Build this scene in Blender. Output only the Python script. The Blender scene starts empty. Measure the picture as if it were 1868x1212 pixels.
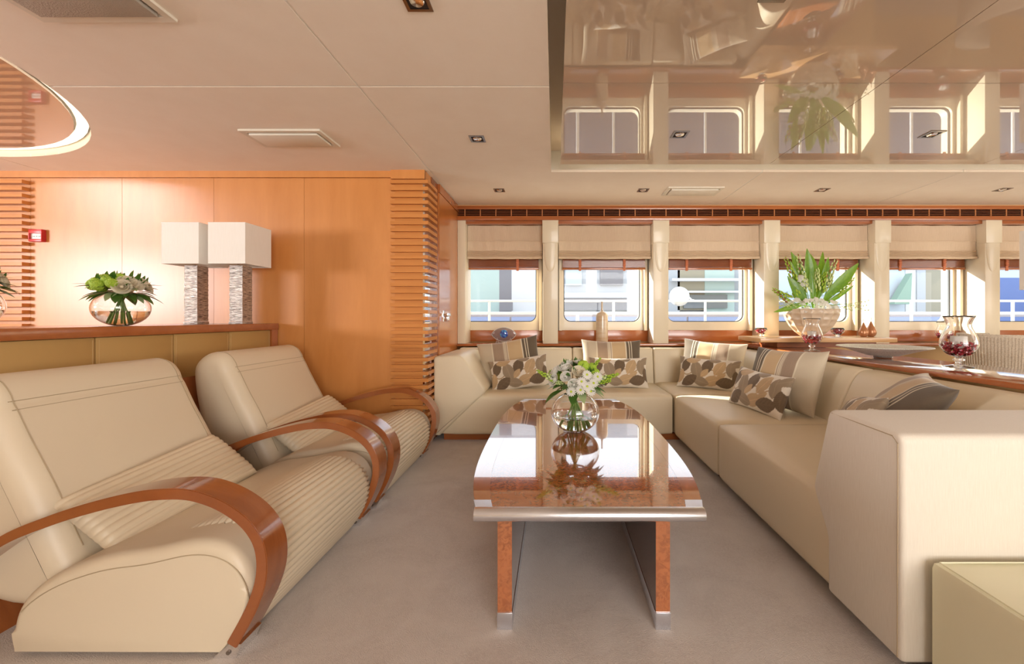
import bpy, bmesh, math, random
from mathutils import Vector, Matrix, Euler
random.seed(7)
PI = math.pi
sc = bpy.context.scene
C = sc.collection

# ---------------------------------------------------------------- camera
cam_d = bpy.data.cameras.new('camera'); cam = bpy.data.objects.new('camera', cam_d); C.objects.link(cam)
cam.location = (0, 0, 1.1); cam.rotation_euler = (PI/2, 0, 0)
cam_d.sensor_width = 36; cam_d.sensor_fit = 'HORIZONTAL'
cam_d.lens = 36*740/1868
cam_d.shift_x = -78/1868; cam_d.shift_y = -26/1868
cam_d.clip_start = 0.02
sc.camera = cam
# ---------------------------------------------------------------- world
w = bpy.data.worlds.new('sky'); sc.world = w; w.use_nodes = True
bg = w.node_tree.nodes['Background']
bg.inputs['Color'].default_value = (0.90, 0.945, 1.0, 1); bg.inputs['Strength'].default_value = 1.3
# ---------------------------------------------------------------- lights
def light(name, kind, loc, rot, energy, color, size=None, size_y=None, spread=None):
    d = bpy.data.lights.new(name, kind); d.energy = energy; d.color = color
    if kind == 'AREA':
        d.shape = 'RECTANGLE'; d.size = size; d.size_y = size_y
        if spread: d.spread = spread
    o = bpy.data.objects.new(name, d); C.objects.link(o); o.location = loc; o.rotation_euler = rot
    return o
def aim(v): return Vector(v).to_track_quat('-Z', 'Y').to_euler()
sun = light('sun', 'SUN', (0, 9, 8), aim((0.78, -0.50, -0.36)), 9.0, (1.0, 0.93, 0.80)); sun.data.angle = math.radians(0.6)
# daylight through the big port windows and the aft doors (behind the camera)
light('port_window_light', 'AREA', (-7.25, 0.25, 1.62), aim((1, 0.42, -0.02)), 135, (1.0, 0.965, 0.99), 1.6, .66)
light('aft_door_light', 'AREA', (1.9, -3.85, 1.5), aim((0, 1, .16)), 98, (1.0, 0.99, 0.97), 3.2, 1.5)
light('starboard_area_light', 'AREA', (6.8, 0.6, 1.45), aim((-1, 0.1, .12)), 38, (1.0, 0.95, 0.90), 3.5, 1.5)  # unseen area light, tilted up to brighten the ceiling
sc.view_settings.view_transform = 'Standard'; sc.view_settings.look = 'None'
sc.view_settings.gamma = 1; sc.view_settings.use_curve_mapping = False
sc.view_settings.exposure = 1.15

# ---------------------------------------------------------------- materials
def nd(nt, t, **k):
    n = nt.nodes.new(t)
    for a, b in k.items():
        if a in n.inputs: n.inputs[a].default_value = b
        else: setattr(n, a, b)
    return n
def mat(name, col, rough=.5, metal=0, coat=0, coat_ior=1.5, coat_rough=.03, ior=1.5, trans=0, emit=None, es=0, spec=None, sheen=0):
    m = bpy.data.materials.new(name); m.use_nodes = True
    b = m.node_tree.nodes['Principled BSDF']
    b.inputs['Base Color'].default_value = (*col, 1); b.inputs['Roughness'].default_value = rough
    b.inputs['Metallic'].default_value = metal; b.inputs['Coat Weight'].default_value = coat
    b.inputs['Coat IOR'].default_value = coat_ior; b.inputs['Coat Roughness'].default_value = coat_rough
    b.inputs['IOR'].default_value = ior; b.inputs['Transmission Weight'].default_value = trans
    if spec is not None: b.inputs['Specular IOR Level'].default_value = spec
    if sheen: b.inputs['Sheen Weight'].default_value = sheen
    if emit: b.inputs['Emission Color'].default_value = (*emit, 1); b.inputs['Emission Strength'].default_value = es
    return m
def vary(m, col2, scale=(1, 1, 1), nscale=5, detail=6, lo=.35, hi=.65, rough=.6, dist=0, coord='Object'):
    """mix base colour with col2 through a stretched noise"""
    nt = m.node_tree; b = nt.nodes['Principled BSDF']
    tc = nd(nt, 'ShaderNodeTexCoord'); mp = nd(nt, 'ShaderNodeMapping'); mp.inputs['Scale'].default_value = scale
    no = nd(nt, 'ShaderNodeTexNoise'); no.inputs['Scale'].default_value = nscale; no.inputs['Detail'].default_value = detail
    no.inputs['Roughness'].default_value = rough; no.inputs['Distortion'].default_value = dist
    mr = nd(nt, 'ShaderNodeMapRange'); mr.inputs['From Min'].default_value = lo; mr.inputs['From Max'].default_value = hi
    mx = nd(nt, 'ShaderNodeMix', data_type='RGBA')
    mx.inputs[6].default_value = b.inputs['Base Color'].default_value; mx.inputs[7].default_value = (*col2, 1)
    L = nt.links.new
    if b.inputs['Base Color'].is_linked: L(b.inputs['Base Color'].links[0].from_socket, mx.inputs[6])
    L(tc.outputs[coord], mp.inputs[0]); L(mp.outputs[0], no.inputs[0]); L(no.outputs[0], mr.inputs[0]); L(mr.outputs[0], mx.inputs[0]); L(mx.outputs[2], b.inputs['Base Color'])
    return m
def bump(m, scale=(1, 1, 1), nscale=60, strength=.2, dist=.002, detail=3, kind='noise'):
    nt = m.node_tree; b = nt.nodes['Principled BSDF']; L = nt.links.new
    tc = nd(nt, 'ShaderNodeTexCoord'); mp = nd(nt, 'ShaderNodeMapping'); mp.inputs['Scale'].default_value = scale
    if kind == 'noise':
        no = nd(nt, 'ShaderNodeTexNoise'); no.inputs['Detail'].default_value = detail
    else:
        no = nd(nt, 'ShaderNodeTexVoronoi')
    no.inputs['Scale'].default_value = nscale
    bu = nd(nt, 'ShaderNodeBump'); bu.inputs['Strength'].default_value = strength; bu.inputs['Distance'].default_value = dist
    if b.inputs['Normal'].is_linked: L(b.inputs['Normal'].links[0].from_socket, bu.inputs['Normal'])
    L(tc.outputs['Object'], mp.inputs[0]); L(mp.outputs[0], no.inputs[0]); L(no.outputs[0], bu.inputs['Height']); L(bu.outputs[0], b.inputs['Normal'])
    return m

def wood(name, c1, c2, rough=.3, scale=(1, 1, 1), coat=0, spec=None, cr=.08):
    m = mat(name, c1, rough, coat=coat, spec=spec, coat_rough=cr)
    vary(m, c2, scale, 3, 8, .35, .7, .62, .5)
    return m
M = {}
M['veneer'] = wood('anigre_veneer', (.68, .285, .078), (.60, .235, .055), .36, (2.2, 2.2, .35), coat=.8, cr=.38, spec=.4)
M['slat'] = wood('slat_wood', (.66, .27, .073), (.57, .215, .05), .34, (.3, .3, 6))
M['cherry'] = wood('cherry_wood', (.44, .135, .034), (.36, .10, .024), .25, (.5, 3, 3), coat=.5)
M['bent'] = wood('bentwood', (.34, .105, .030), (.26, .072, .019), .22, (1, 5, 1), coat=.8)
M['dark_wood'] = wood('dark_wood', (.30, .085, .026), (.22, .06, .018), .25, (.5, 3, 3), coat=.3)
M['counter'] = wood('counter_wood', (.42, .125, .035), (.34, .09, .024), .12, (3, .5, 3), coat=1)
M['light_wood'] = wood('light_wood', (.66, .40, .19), (.60, .35, .16), .3, (.5, 3, 3), coat=.3)
M['void'] = mat('shade_and_black', (.03, .018, .012), .8)  # near-black for painted shade and for small black parts
bl = mat('burl_wood', (.46, .15, .04), .10, coat=1, coat_ior=2.1, coat_rough=.012)
vary(bl, (.19, .05, .012), (1, 1, 1), 42, 3, .42, .62, .6, 1.2); vary(bl, (.42, .12, .035), (1, 1, 1), 7, 3, .3, .8, .5, .5)
M['burl'] = bl
M['table_band'] = wood('table_band', (.46, .165, .048), (.40, .135, .036), .10, (6, .6, 1), coat=1); M['table_band'].node_tree.nodes['Principled BSDF'].inputs['Coat IOR'].default_value = 2.1; M['table_band'].node_tree.nodes['Principled BSDF'].inputs['Coat Roughness'].default_value = .012
M['table_side'] = wood('table_side', (.13, .045, .03), (.09, .03, .022), .15, (1, 1, 1), coat=1)
M['metal'] = mat('brushed_steel', (.76, .80, .88), .26, 1); bump(M['metal'], (1, 60, 60), 20, .05, .001)
M['chrome'] = mat('chrome', (.85, .85, .86), .08, 1)
M['dark_chrome'] = mat('dark_chrome', (.30, .27, .25), .22, 1)
M['cream_leather'] = mat('cream_leather', (.72, .61, .45), .42); bump(M['cream_leather'], (1, 1, 1), 6, .25, .012, 3); bump(M['cream_leather'], (1, 1, 1), 320, .10, .001)
M['cushion_leather'] = mat('cushion_leather', (.72, .60, .43), .45); bump(M['cushion_leather'], (1, 1, 1), 300, .10, .001)
M['sofa'] = mat('sofa_leather', (.80, .69, .50), .48); bump(M['sofa'], (1.0, .5, 1), 5.5, .30, .012, 4); bump(M['sofa'], (1, 1, 1), 300, .08, .001)
M['sofa_cloth'] = mat('sofa_cloth', (.78, .72, .62), .7, sheen=.2); vary(M['sofa_cloth'], (.72, .65, .545), (60, 60, 3), 6, 4, .3, .75); bump(M['sofa_cloth'], (50, 50, 10), 12, .2, .001)
M['ottoman'] = mat('ottoman_leather', (.80, .77, .56), .42); bump(M['ottoman'], (1, 1, 1), 260, .08, .001)
M['seam'] = mat('seam_thread', (.46, .36, .23), .7)
M['gold_leather'] = mat('gold_leather', (.50, .30, .10), .55); bump(M['gold_leather'], (1, 1, 1), 150, .1, .001)
M['stitch'] = mat('stitch', (.62, .42, .20), .6)
M['ceiling'] = mat('ceiling_cloth', (.89, .795, .68), .8); vary(M['ceiling'], (.86, .755, .635), (1, 1, 1), 5, 5, .3, .7); bump(M['ceiling'], (1, 1, 1), 90, .12, .002)
M['ceil_back'] = mat('ceiling_backing', (.84, .74, .60), .7)
M['cream'] = mat('cream_paint', (.80, .70, .52), .35, coat=.2)
M['white'] = mat('white_paint', (.86, .83, .76), .4)
M['vent'] = mat('vent_paint', (.74, .68, .57), .45)
M['vent_mesh'] = mat('vent_mesh', (.42, .37, .31), .6); bump(M['vent_mesh'], (1, 1, 1), 180, .5, .003, 0, 'v')
M['gloss'] = mat('lacquer_panel', (.52, .39, .28), .25, coat=1, coat_ior=2.2, coat_rough=.008); bump(M['gloss'], (1, 1, 1), 3.0, .004, .003, 2)
b_ = M['gloss'].node_tree.nodes['Principled BSDF']
M['carpet'] = mat('carpet', (.64, .57, .52), .95, sheen=.3); vary(M['carpet'], (.51, .435, .39), (1, 1, 1), 3.2, 6, .36, .68, .6, .6); vary(M['carpet'], (.64, .57, .52), (1, 1, 1), 90, 3, .4, .8); bump(M['carpet'], (1, 1, 1), 260, .6, .006); bump(M['carpet'], (1, 1, 1), 16, .35, .012)
M['glass'] = mat('clear_glass', (1, 1, 1), .0, trans=1, ior=1.45)
M['water'] = mat('water', (.97, 1, .98), .0, trans=1, ior=1.33)
M['mirror'] = mat('mirror', (.85, .85, .85), .02, 1)
# window pane: transparent with a fresnel reflection
pm = bpy.data.materials.new('window_glass'); pm.use_nodes = True; nt = pm.node_tree; nt.nodes.remove(nt.nodes['Principled BSDF'])
tr = nd(nt, 'ShaderNodeBsdfTransparent'); gl = nd(nt, 'ShaderNodeBsdfGlossy'); gl.inputs['Roughness'].default_value = 0.0
fr = nd(nt, 'ShaderNodeFresnel'); fr.inputs[0].default_value = 1.35; mx = nd(nt, 'ShaderNodeMixShader')
tr.inputs[0].default_value = (.95, .97, .98, 1)
ge_ = nd(nt, 'ShaderNodeNewGeometry'); mu = nd(nt, 'ShaderNodeMath', operation='MULTIPLY'); iv = nd(nt, 'ShaderNodeMath', operation='SUBTRACT'); iv.inputs[0].default_value = 1
nt.links.new(ge_.outputs['Backfacing'], iv.inputs[1]); nt.links.new(fr.outputs[0], mu.inputs[0]); nt.links.new(iv.outputs[0], mu.inputs[1]); nt.links.new(mu.outputs[0], mx.inputs[0]); nt.links.new(tr.outputs[0], mx.inputs[1]); nt.links.new(gl.outputs[0], mx.inputs[2]); nt.links.new(mx.outputs[0], nt.nodes['Material Output'].inputs[0])
M['pane'] = pm
M['linen'] = mat('blind_linen', (.76, .60, .43), .85); vary(M['linen'], (.67, .51, .35), (60, 60, 2), 5, 5, .3, .75); bump(M['linen'], (40, 40, 3), 5, .5, .004)
M['tape'] = mat('blind_tape', (.62, .20, .09), .7)
M['gold'] = mat('gold_grille', (.55, .22, .08), .3, .2)
M['led'] = mat('led_strip', (1, 1, 1), .5, emit=(1.0, .86, .62), es=3.2)
M['led2'] = mat('coffer_led', (1, 1, 1), .5, emit=(1.0, .88, .68), es=.55)
M['shade'] = mat('lamp_shade', (.90, .87, .80), .8); vary(M['shade'], (.86, .82, .74), (80, 80, 2), 6, 3); bump(M['shade'], (40, 40, 4), 12, .1, .001)
M['silver'] = mat('hammered_silver', (.72, .69, .64), .28, .75); vary(M['silver'], (.11, .09, .08), (3, 3, 46), 7, 4, .46, .60, .6, .3); bump(M['silver'], (3, 3, 46), 7, .8, .006)
M['red'] = mat('red_plastic', (.60, .03, .03), .35)
M['red_glass'] = mat('red_petals', (.55, .015, .05), .25, coat=.6); vary(M['red_glass'], (.22, .004, .02), (1, 1, 1), 60, 2, .4, .6)
M['wax'] = mat('candle_wax', (.88, .85, .78), .5)
M['green'] = mat('leaf_green', (.09, .22, .03), .4, coat=.2); vary(M['green'], (.05, .13, .02), (1, 1, 1), 20, 3)
M['lgreen'] = mat('bright_leaf', (.20, .38, .03), .35, coat=.2); vary(M['lgreen'], (.10, .26, .02), (1, 1, 1), 14, 3)
M['sgreen'] = mat('silver_leaf', (.34, .42, .20), .5)
M['lime'] = mat('lime_flower', (.34, .50, .04), .6)
M['bud'] = mat('pale_bud', (.58, .68, .28), .5)
M['petal'] = mat('white_petal', (.86, .85, .80), .5); M['petal'].node_tree.nodes['Principled BSDF'].inputs['Subsurface Weight'].default_value = .0
M['rose'] = mat('cream_petal', (.86, .80, .66), .5)
M['yellow'] = mat('daisy_eye', (.45, .55, .03), .6)
M['bronze'] = mat('brown_bud', (.35, .16, .05), .5)
M['stem'] = mat('stem_green', (.20, .36, .07), .45)
M['ceramic'] = mat('dimpled_ceramic', (.62, .49, .35), .38, coat=.3)
M['vase'] = mat('glazed_vase', (.60, .42, .25), .25, coat=.6); vary(M['vase'], (.72, .60, .44), (1, 1, 5), 5, 4)
M['pear'] = mat('copper_pear', (.50, .22, .10), .28, .35)
M['blue_orb'] = mat('blue_orb', (.01, .04, .35), .08, coat=1); vary(M['blue_orb'], (.10, .45, .85), (1, 1, 1), 40, 3, .5, .6)
M['smoke'] = mat('smoky_glass', (.30, .23, .23), .05, coat=.6); M['smoke'].node_tree.nodes['Principled BSDF'].inputs['Alpha'].default_value = .55
M['platter'] = mat('shell_platter', (.84, .84, .74), .45, .0); vary(M['platter'], (.66, .65, .56), (1, 1, 1), 120, 3, .45, .6); bump(M['platter'], (1, 1, 1), 130, .5, .003, 0, 'v')
M['wicker'] = mat('wicker', (.64, .55, .43), .7); vary(M['wicker'], (.48, .40, .30), (1, 1, 1), 120, 2, .4, .6)
M['cabinet'] = mat('tan_cabinet', (.52, .32, .12), .5)
M['rubber'] = mat('black_gasket', (.02, .02, .02), .5)
def translucent(m, col, f):
    nt = m.node_tree; b = nt.nodes['Principled BSDF']; t = nd(nt, 'ShaderNodeBsdfTranslucent'); t.inputs[0].default_value = (*col, 1)
    x = nd(nt, 'ShaderNodeMixShader'); x.inputs[0].default_value = f
    nt.links.new(b.outputs[0], x.inputs[1]); nt.links.new(t.outputs[0], x.inputs[2]); nt.links.new(x.outputs[0], nt.nodes['Material Output'].inputs[0])
translucent(M['petal'], (.92, .92, .86), .4); translucent(M['rose'], (.95, .88, .70), .4)
translucent(M['lgreen'], (.35, .60, .04), .35); translucent(M['green'], (.12, .30, .03), .25)
def vcol(name, rough, bscale=220):
    m = mat(name, (1, 1, 1), rough, sheen=.3); nt = m.node_tree
    a = nd(nt, 'ShaderNodeVertexColor'); a.layer_name = 'col'
    nt.links.new(a.outputs[0], nt.nodes['Principled BSDF'].inputs['Base Color'])
    bump(m, (1, 1, 1), bscale, .5, .002); return m
M['print'] = vcol('printed_cloth', .85)

# ---------------------------------------------------------------- helpers
ROOT = {}
def wloc(p):
    return ROOT.get(p.name, Vector((0, 0, 0))) if p is not None else Vector((0, 0, 0))
def thing(name, label, cat, loc=(0, 0, 0), rotz=0, group=None, kind=None, local=False):
    o = bpy.data.objects.new(name, None); C.objects.link(o); o.empty_display_size = .05
    o.location = loc; o.rotation_euler = (0, 0, rotz)
    if label: o['label'] = label
    if cat: o['category'] = cat
    if group: o['group'] = group
    if kind: o['kind'] = kind
    ROOT[o.name] = Vector((0, 0, 0)) if local else Vector(loc)
    return o
def tag(o, label=None, cat=None, group=None, kind=None):
    if label: o['label'] = label
    if cat: o['category'] = cat
    if group: o['group'] = group
    if kind: o['kind'] = kind
    return o
def obj(name, bm, m, parent=None, smooth=30, label=None):
    """link a bmesh (in the coordinates of the parent's scene) as one mesh object"""
    off = wloc(parent)
    if off.length: bmesh.ops.translate(bm, verts=bm.verts, vec=-off)
    me = bpy.data.meshes.new(name); bm.to_mesh(me); bm.free()
    for x in (m if isinstance(m, (list, tuple)) else [m]): me.materials.append(x)
    if smooth:
        me.shade_smooth()
        if smooth < 180: me.set_sharp_from_angle(angle=math.radians(smooth))
    o = bpy.data.objects.new(name, me); C.objects.link(o)
    if parent is not None:
        o.parent = parent; ROOT[o.name] = off
    if label: o['label'] = label
    return o
def one(name, bm, m, label, cat, at=None, group=None, smooth=30, kind=None):
    """top-level thing that is one mesh, origin moved to `at`"""
    if at is not None: bmesh.ops.translate(bm, verts=bm.verts, vec=-Vector(at))
    o = obj(name, bm, m, None, smooth)
    if at is not None: o.location = at
    ROOT[o.name] = Vector(at) if at is not None else Vector((0, 0, 0))
    return tag(o, label, cat, group, kind)
def inst(src, parent=None, loc=None, rot=None, scale=None, mtx=None, name=None):
    o = src.copy(); C.objects.link(o)
    if name: o.name = name
    o.parent = parent
    if parent is not None: ROOT[o.name] = wloc(parent)
    if mtx is not None: o.matrix_local = mtx
    if loc is not None: o.location = loc
    if rot is not None: o.rotation_euler = rot
    if scale is not None: o.scale = scale if hasattr(scale, '__len__') else (scale,)*3
    return o
def dup(root, loc=None, rotz=None, label=None, group=None):
    r = root.copy(); C.objects.link(r); ROOT[r.name] = Vector(loc) if loc is not None else wloc(root)
    if loc is not None: r.location = loc
    if rotz is not None: r.rotation_euler = (0, 0, rotz)
    if label: r['label'] = label
    if group: r['group'] = group
    for ch in list(root.children):
        c = ch.copy(); C.objects.link(c); c.parent = r
        for g in ch.children:
            d = g.copy(); C.objects.link(d); d.parent = c
    return r
def BM(): return bmesh.new()
def box(bm, x0, x1, y0, y1, z0, z1, r=0, seg=2, mi=0):
    ret = bmesh.ops.create_cube(bm, size=1)
    vs = ret['verts']
    for v in vs:
        v.co = Vector((x0 + (v.co.x+.5)*(x1-x0), y0 + (v.co.y+.5)*(y1-y0), z0 + (v.co.z+.5)*(z1-z0)))
    fs = set(f for v in vs for f in v.link_faces)
    for f in fs: f.material_index = mi
    if r:
        es = list(set(e for v in vs for e in v.link_edges))
        bmesh.ops.bevel(bm, geom=es, offset=r, segments=seg, affect='EDGES', profile=.5)
    return bm
def bx(*a, **k): return box(BM(), *a, **k)
def ring_skin(bm, rings, close=True, caps=True, mi=0):
    vr = [[bm.verts.new(p) for p in r] for r in rings]
    n = len(vr[0])
    for i in range(len(vr)-1):
        for j in range(n if close else n-1):
            f = bm.faces.new((vr[i][j], vr[i][(j+1) % n], vr[i+1][(j+1) % n], vr[i+1][j])); f.material_index = mi
    if caps:
        f = bm.faces.new(list(reversed(vr[0]))); f.material_index = mi
        f = bm.faces.new(vr[-1]); f.material_index = mi
    return vr
def fixn(bm): bmesh.ops.recalc_face_normals(bm, faces=bm.faces); return bm
def lathe(bm, prof, c=(0, 0, 0), n=32, mi=0, caps=True):
    """prof: (r,z) from bottom to top; r=0 ends closed to a point-like cap"""
    rings = [[Vector((c[0]+max(r, 1e-4)*math.cos(2*PI*k/n), c[1]+max(r, 1e-4)*math.sin(2*PI*k/n), c[2]+z)) for k in range(n)] for r, z in prof]
    ring_skin(bm, rings, True, caps, mi); return bm
def tube(bm, pts, r, n=8, mi=0):
    pts = [Vector(p) for p in pts]; rings = []
    up = Vector((0, 0, 1))
    for i, p in enumerate(pts):
        t = (pts[min(i+1, len(pts)-1)]-pts[max(i-1, 0)]).normalized()
        a = t.cross(up if abs(t.dot(up)) < .95 else Vector((1, 0, 0))).normalized(); b = t.cross(a)
        rr = r[i] if hasattr(r, '__len__') else r
        rings.append([p+rr*(math.cos(2*PI*k/n)*a+math.sin(2*PI*k/n)*b) for k in range(n)])
    ring_skin(bm, rings, True, True, mi); return bm
def prism(bm, pts, axis, a0, a1, r=0, seg=3, mi=0, floor=False):
    """extrude closed polygon pts (2D) along axis ('x': pts are (y,z); 'y': (x,z); 'z': (x,y)); ends rounded by r"""
    n = len(pts); P2 = [Vector(p) for p in pts]
    area = sum(P2[i].x*P2[(i+1) % n].y - P2[(i+1) % n].x*P2[i].y for i in range(n))
    if area < 0: P2.reverse()
    nor = []
    for i in range(n):
        e1 = (P2[i]-P2[i-1]).normalized(); e2 = (P2[(i+1) % n]-P2[i]).normalized()
        n1 = Vector((e1.y, -e1.x)); n2 = Vector((e2.y, -e2.x)); m = (n1+n2)
        m = m.normalized() if m.length > 1e-6 else n1
        m = m/max(.6, m.dot(n1))
        if floor and m.y < 0: m.y = 0; m.x *= .3
        nor.append(m)
    def pt(p, a):
        return Vector((a, p.x, p.y)) if axis == 'x' else Vector((p.x, a, p.y)) if axis == 'y' else Vector((p.x, p.y, a))
    st = []
    if r:
        for k in range(seg+1):
            t = k/seg*PI/2; st.append((a0 + r*(1-math.sin(t)), r*(1-math.cos(t))))
        st.reverse(); st = [(a0 + r*(1-math.sin(k/seg*PI/2)), r*(1-math.sin(PI/2-k/seg*PI/2))) for k in range(seg, -1, -1)]
        st2 = [(a0+a1-a, i) for a, i in reversed(st)]
        st = st + st2
    else: st = [(a0, 0), (a1, 0)]
    rings = [[pt(P2[i]-nor[i]*ins, a) for i in range(n)] for a, ins in st]
    ring_skin(bm, rings, True, True, mi); return fixn(bm)
def smooth_poly(pts, it=2, closed=True, keep=()):
    """Chaikin corner cutting"""
    for _ in range(it):
        out = []; n = len(pts)
        for i in range(n if closed else n-1):
            a, b = pts[i], pts[(i+1) % n]
            out.append((a[0]*.75+b[0]*.25, a[1]*.75+b[1]*.25)); out.append((a[0]*.25+b[0]*.75, a[1]*.25+b[1]*.75))
        if not closed: out = [pts[0]]+out+[pts[-1]]
        pts = out
    return pts
def round_corners(pts, r, seg=4):
    out = []; n = len(pts)
    for i in range(n):
        p = Vector(pts[i]); a = Vector(pts[i-1])-p; b = Vector(pts[(i+1) % n])-p
        rr = r[i] if hasattr(r, '__len__') else r
        d = min(rr, a.length*.45, b.length*.45)
        if d < 1e-5: out.append(tuple(p)); continue
        A = p+a.normalized()*d; B = p+b.normalized()*d
        for k in range(seg+1):
            t = k/seg; q = A*(1-t)**2+p*2*t*(1-t)+B*t*t; out.append((q.x, q.y))
    return out
def catmull(pts, n=6):
    out = []; P = [Vector(p) for p in pts]
    for i in range(len(P)-1):
        p0 = P[max(i-1, 0)]; p1 = P[i]; p2 = P[i+1]; p3 = P[min(i+2, len(P)-1)]
        for k in range(n):
            t = k/n
            out.append(.5*((2*p1)+(p2-p0)*t+(2*p0-5*p1+4*p2-p3)*t*t+(3*p1-p0-3*p2+p3)*t**3))
    out.append(P[-1]); return out
def frame(loc, xd, yd):
    x = Vector(xd).normalized(); z = x.cross(Vector(yd)).normalized(); y = z.cross(x)
    m = Matrix((x, y, z)).transposed().to_4x4(); m.translation = Vector(loc); return m
# ================================================================ SETTING
YF = 3.46; XS = -1.08; YW = 4.79; HC = 2.35
st = lambda name, bm, m, parent=None, smooth=30, kind='structure': tag(obj(name, bm, m, parent, smooth), kind=(kind if parent is None else None))
st('floor', bx(-7.5, 7.2, -4.1, 4.95, -.1, 0), M['carpet'])
# ---- ceiling: backing slab + panels with joints between them
ceil = st('ceiling', bx(-7.5, 7.2, -4.1, 5.0, 2.53, 2.6), M['ceil_back'])
G = .006
def poly_panel(pts, z0, z1, m, name='ceiling_panel', parent=ceil):
    bm = BM(); prism(bm, pts, 'z', z0, z1); return obj(name, bm, m, parent, 30)
cx, cy, cr = -4.2, 1.55, 1.6
def arc(a0, a1, n=40): return [(cx+cr*math.cos(a0+(a1-a0)*k/n), cy+cr*math.sin(a0+(a1-a0)*k/n)) for k in range(n+1)]
a19 = math.asin((2.19-cy)/cr); a19g = math.asin((2.19-G-cy)/cr)
aT = math.acos((-4.35-cx)/cr)
poly_panel([(-1.06-G, 2.19+G), (-1.06-G, 3.46), (-4.35+G, 3.46)] + arc(aT-.003, a19+.004), HC, HC+.02, M['ceiling'])
poly_panel([(-1.06-G, -4.1), (-1.06-G, 2.19-G)] + arc(a19g, -aT+.003) + [(-4.35+G, -4.1)], HC, HC+.02, M['ceiling'])
poly_panel([(-4.35-G, 3.46), (-7.5, 3.46), (-7.5, -4.1), (-4.35-G, -4.1)] + list(reversed(arc(aT+.003, 2*PI-aT-.003))), HC, HC+.02, M['ceiling'])
poly_panel([(-1.06+G, 2.19+G), (-.03, 2.19+G), (-.03, 3.475), (-.03, 4.6), (-1.06+G, 4.6)], HC, HC+.02, M['ceiling'])
poly_panel([(-1.06+G, -4.1), (-.03, -4.1), (-.03, 2.19-G), (-1.06+G, 2.19-G)], HC, HC+.02, M['ceiling'])
for x0, x1 in ((-.03+G*0, 1.78-G), (1.78+G, 3.5-G), (3.5+G, 7.2)):
    poly_panel([(x0, 3.475), (x1, 3.475), (x1, 4.7), (x0, 4.7)], HC, HC+.02, M['ceiling'])
# recess walls, lacquered panels
obj('recess_edge', bx(-.05, -.03, -4.1, 3.495, HC+.0205, 2.53), M['cream'], ceil)
obj('recess_edge', bx(-.03, 7.1, 3.475, 3.495, HC+.0205, 2.53), M['white'], ceil)
obj('light_strip', bx(.10, 7.0, 3.13, 3.15, 2.3455, 2.357), M['led'], ceil)
ge = .002
for x0, x1 in ((.042, 1.71), (1.71, 3.40), (3.40, 7.1)):
    for y0, y1 in ((-4.0, -.2), (-.2, 2.118), (2.118, 3.237)):
        obj('lacquered_panel', bx(x0+ge, x1-ge, y0+ge, y1-ge, 2.325, 2.345), M['gloss'], ceil)
# light inserts in the joints
for a in ((-1.0655, -1.0545, -4.1, 4.6), (1.7745, 1.7855, 3.48, 4.65), (3.4945, 3.5055, 3.48, 4.65)):
    obj('joint_insert', bx(*a, HC+.002, HC+.02), M['white'], ceil)
for a in ((-1.0545, -.031, 2.1845, 2.1955), (-2.7, -1.0655, 2.1845, 2.1955)):
    obj('joint_insert', bx(*a, HC+.003, HC+.0198), M['white'], ceil)
obj('joint_insert', bx(-1.2, -1.0565, 3.475, 4.7, HC+.0035, HC+.02), M['ceiling'], ceil)  # ceiling filler added to close a gap that leaked light
# round coffer
bm = BM(); N = 72
rings = []
for r, z in ((cr, HC+.001), (cr, 2.41), (cr+.02, 2.41), (cr+.02, HC+.019)):
    rings.append([Vector((cx+r*math.cos(2*PI*k/N), cy+r*math.sin(2*PI*k/N), z)) for k in range(N)])
ring_skin(bm, rings+[rings[0]], True, False); bmesh.ops.remove_doubles(bm, verts=bm.verts, dist=1e-5)
obj('coffer_rim', fixn(bm), M['cream'], ceil)
obj('coffer_panel', lathe(BM(), [(1.525, 2.385), (1.525, 2.40)], (cx, cy, 0), 72), M['gloss'], ceil)
bm = BM()
ring_skin(bm, [[Vector((cx+r*math.cos(2*PI*k/N), cy+r*math.sin(2*PI*k/N), z)) for k in range(N)] for r, z in ((1.535, 2.400), (1.59, 2.400), (1.59, 2.406), (1.535, 2.406), (1.535, 2.400))], True, False)
obj('light_strip', fixn(bm), M['led2'], ceil)
# ---- front veneer wall with seams
XE = -1.108
wf = st('wall_front', bx(-7.5, -1.36, YF+.012, YF+.12, 0, HC), M['dark_wood'])
xs = [-7.5, -6.8, -6.03, -5.25, -4.47, -3.69, -2.908, -2.137, -1.36]
for a, b in zip(xs, xs[1:]):
    obj('veneer_panel', bx(a+.0012, b-.0012, YF, YF+.013, .0, 2.292), M['veneer'], wf)
obj('top_rail', bx(-7.5, -1.36, YF-.012, YF+.013, 2.295, HC), M['veneer'], wf)
sl = None
z = 2.262; k = 0
while z > .03:
    b = bx(-6.8, -4.475, YF-.054, YF-.001, z-.029, z, )
    o = obj('slat', b, M['slat'], wf)
    z -= .0578
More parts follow.
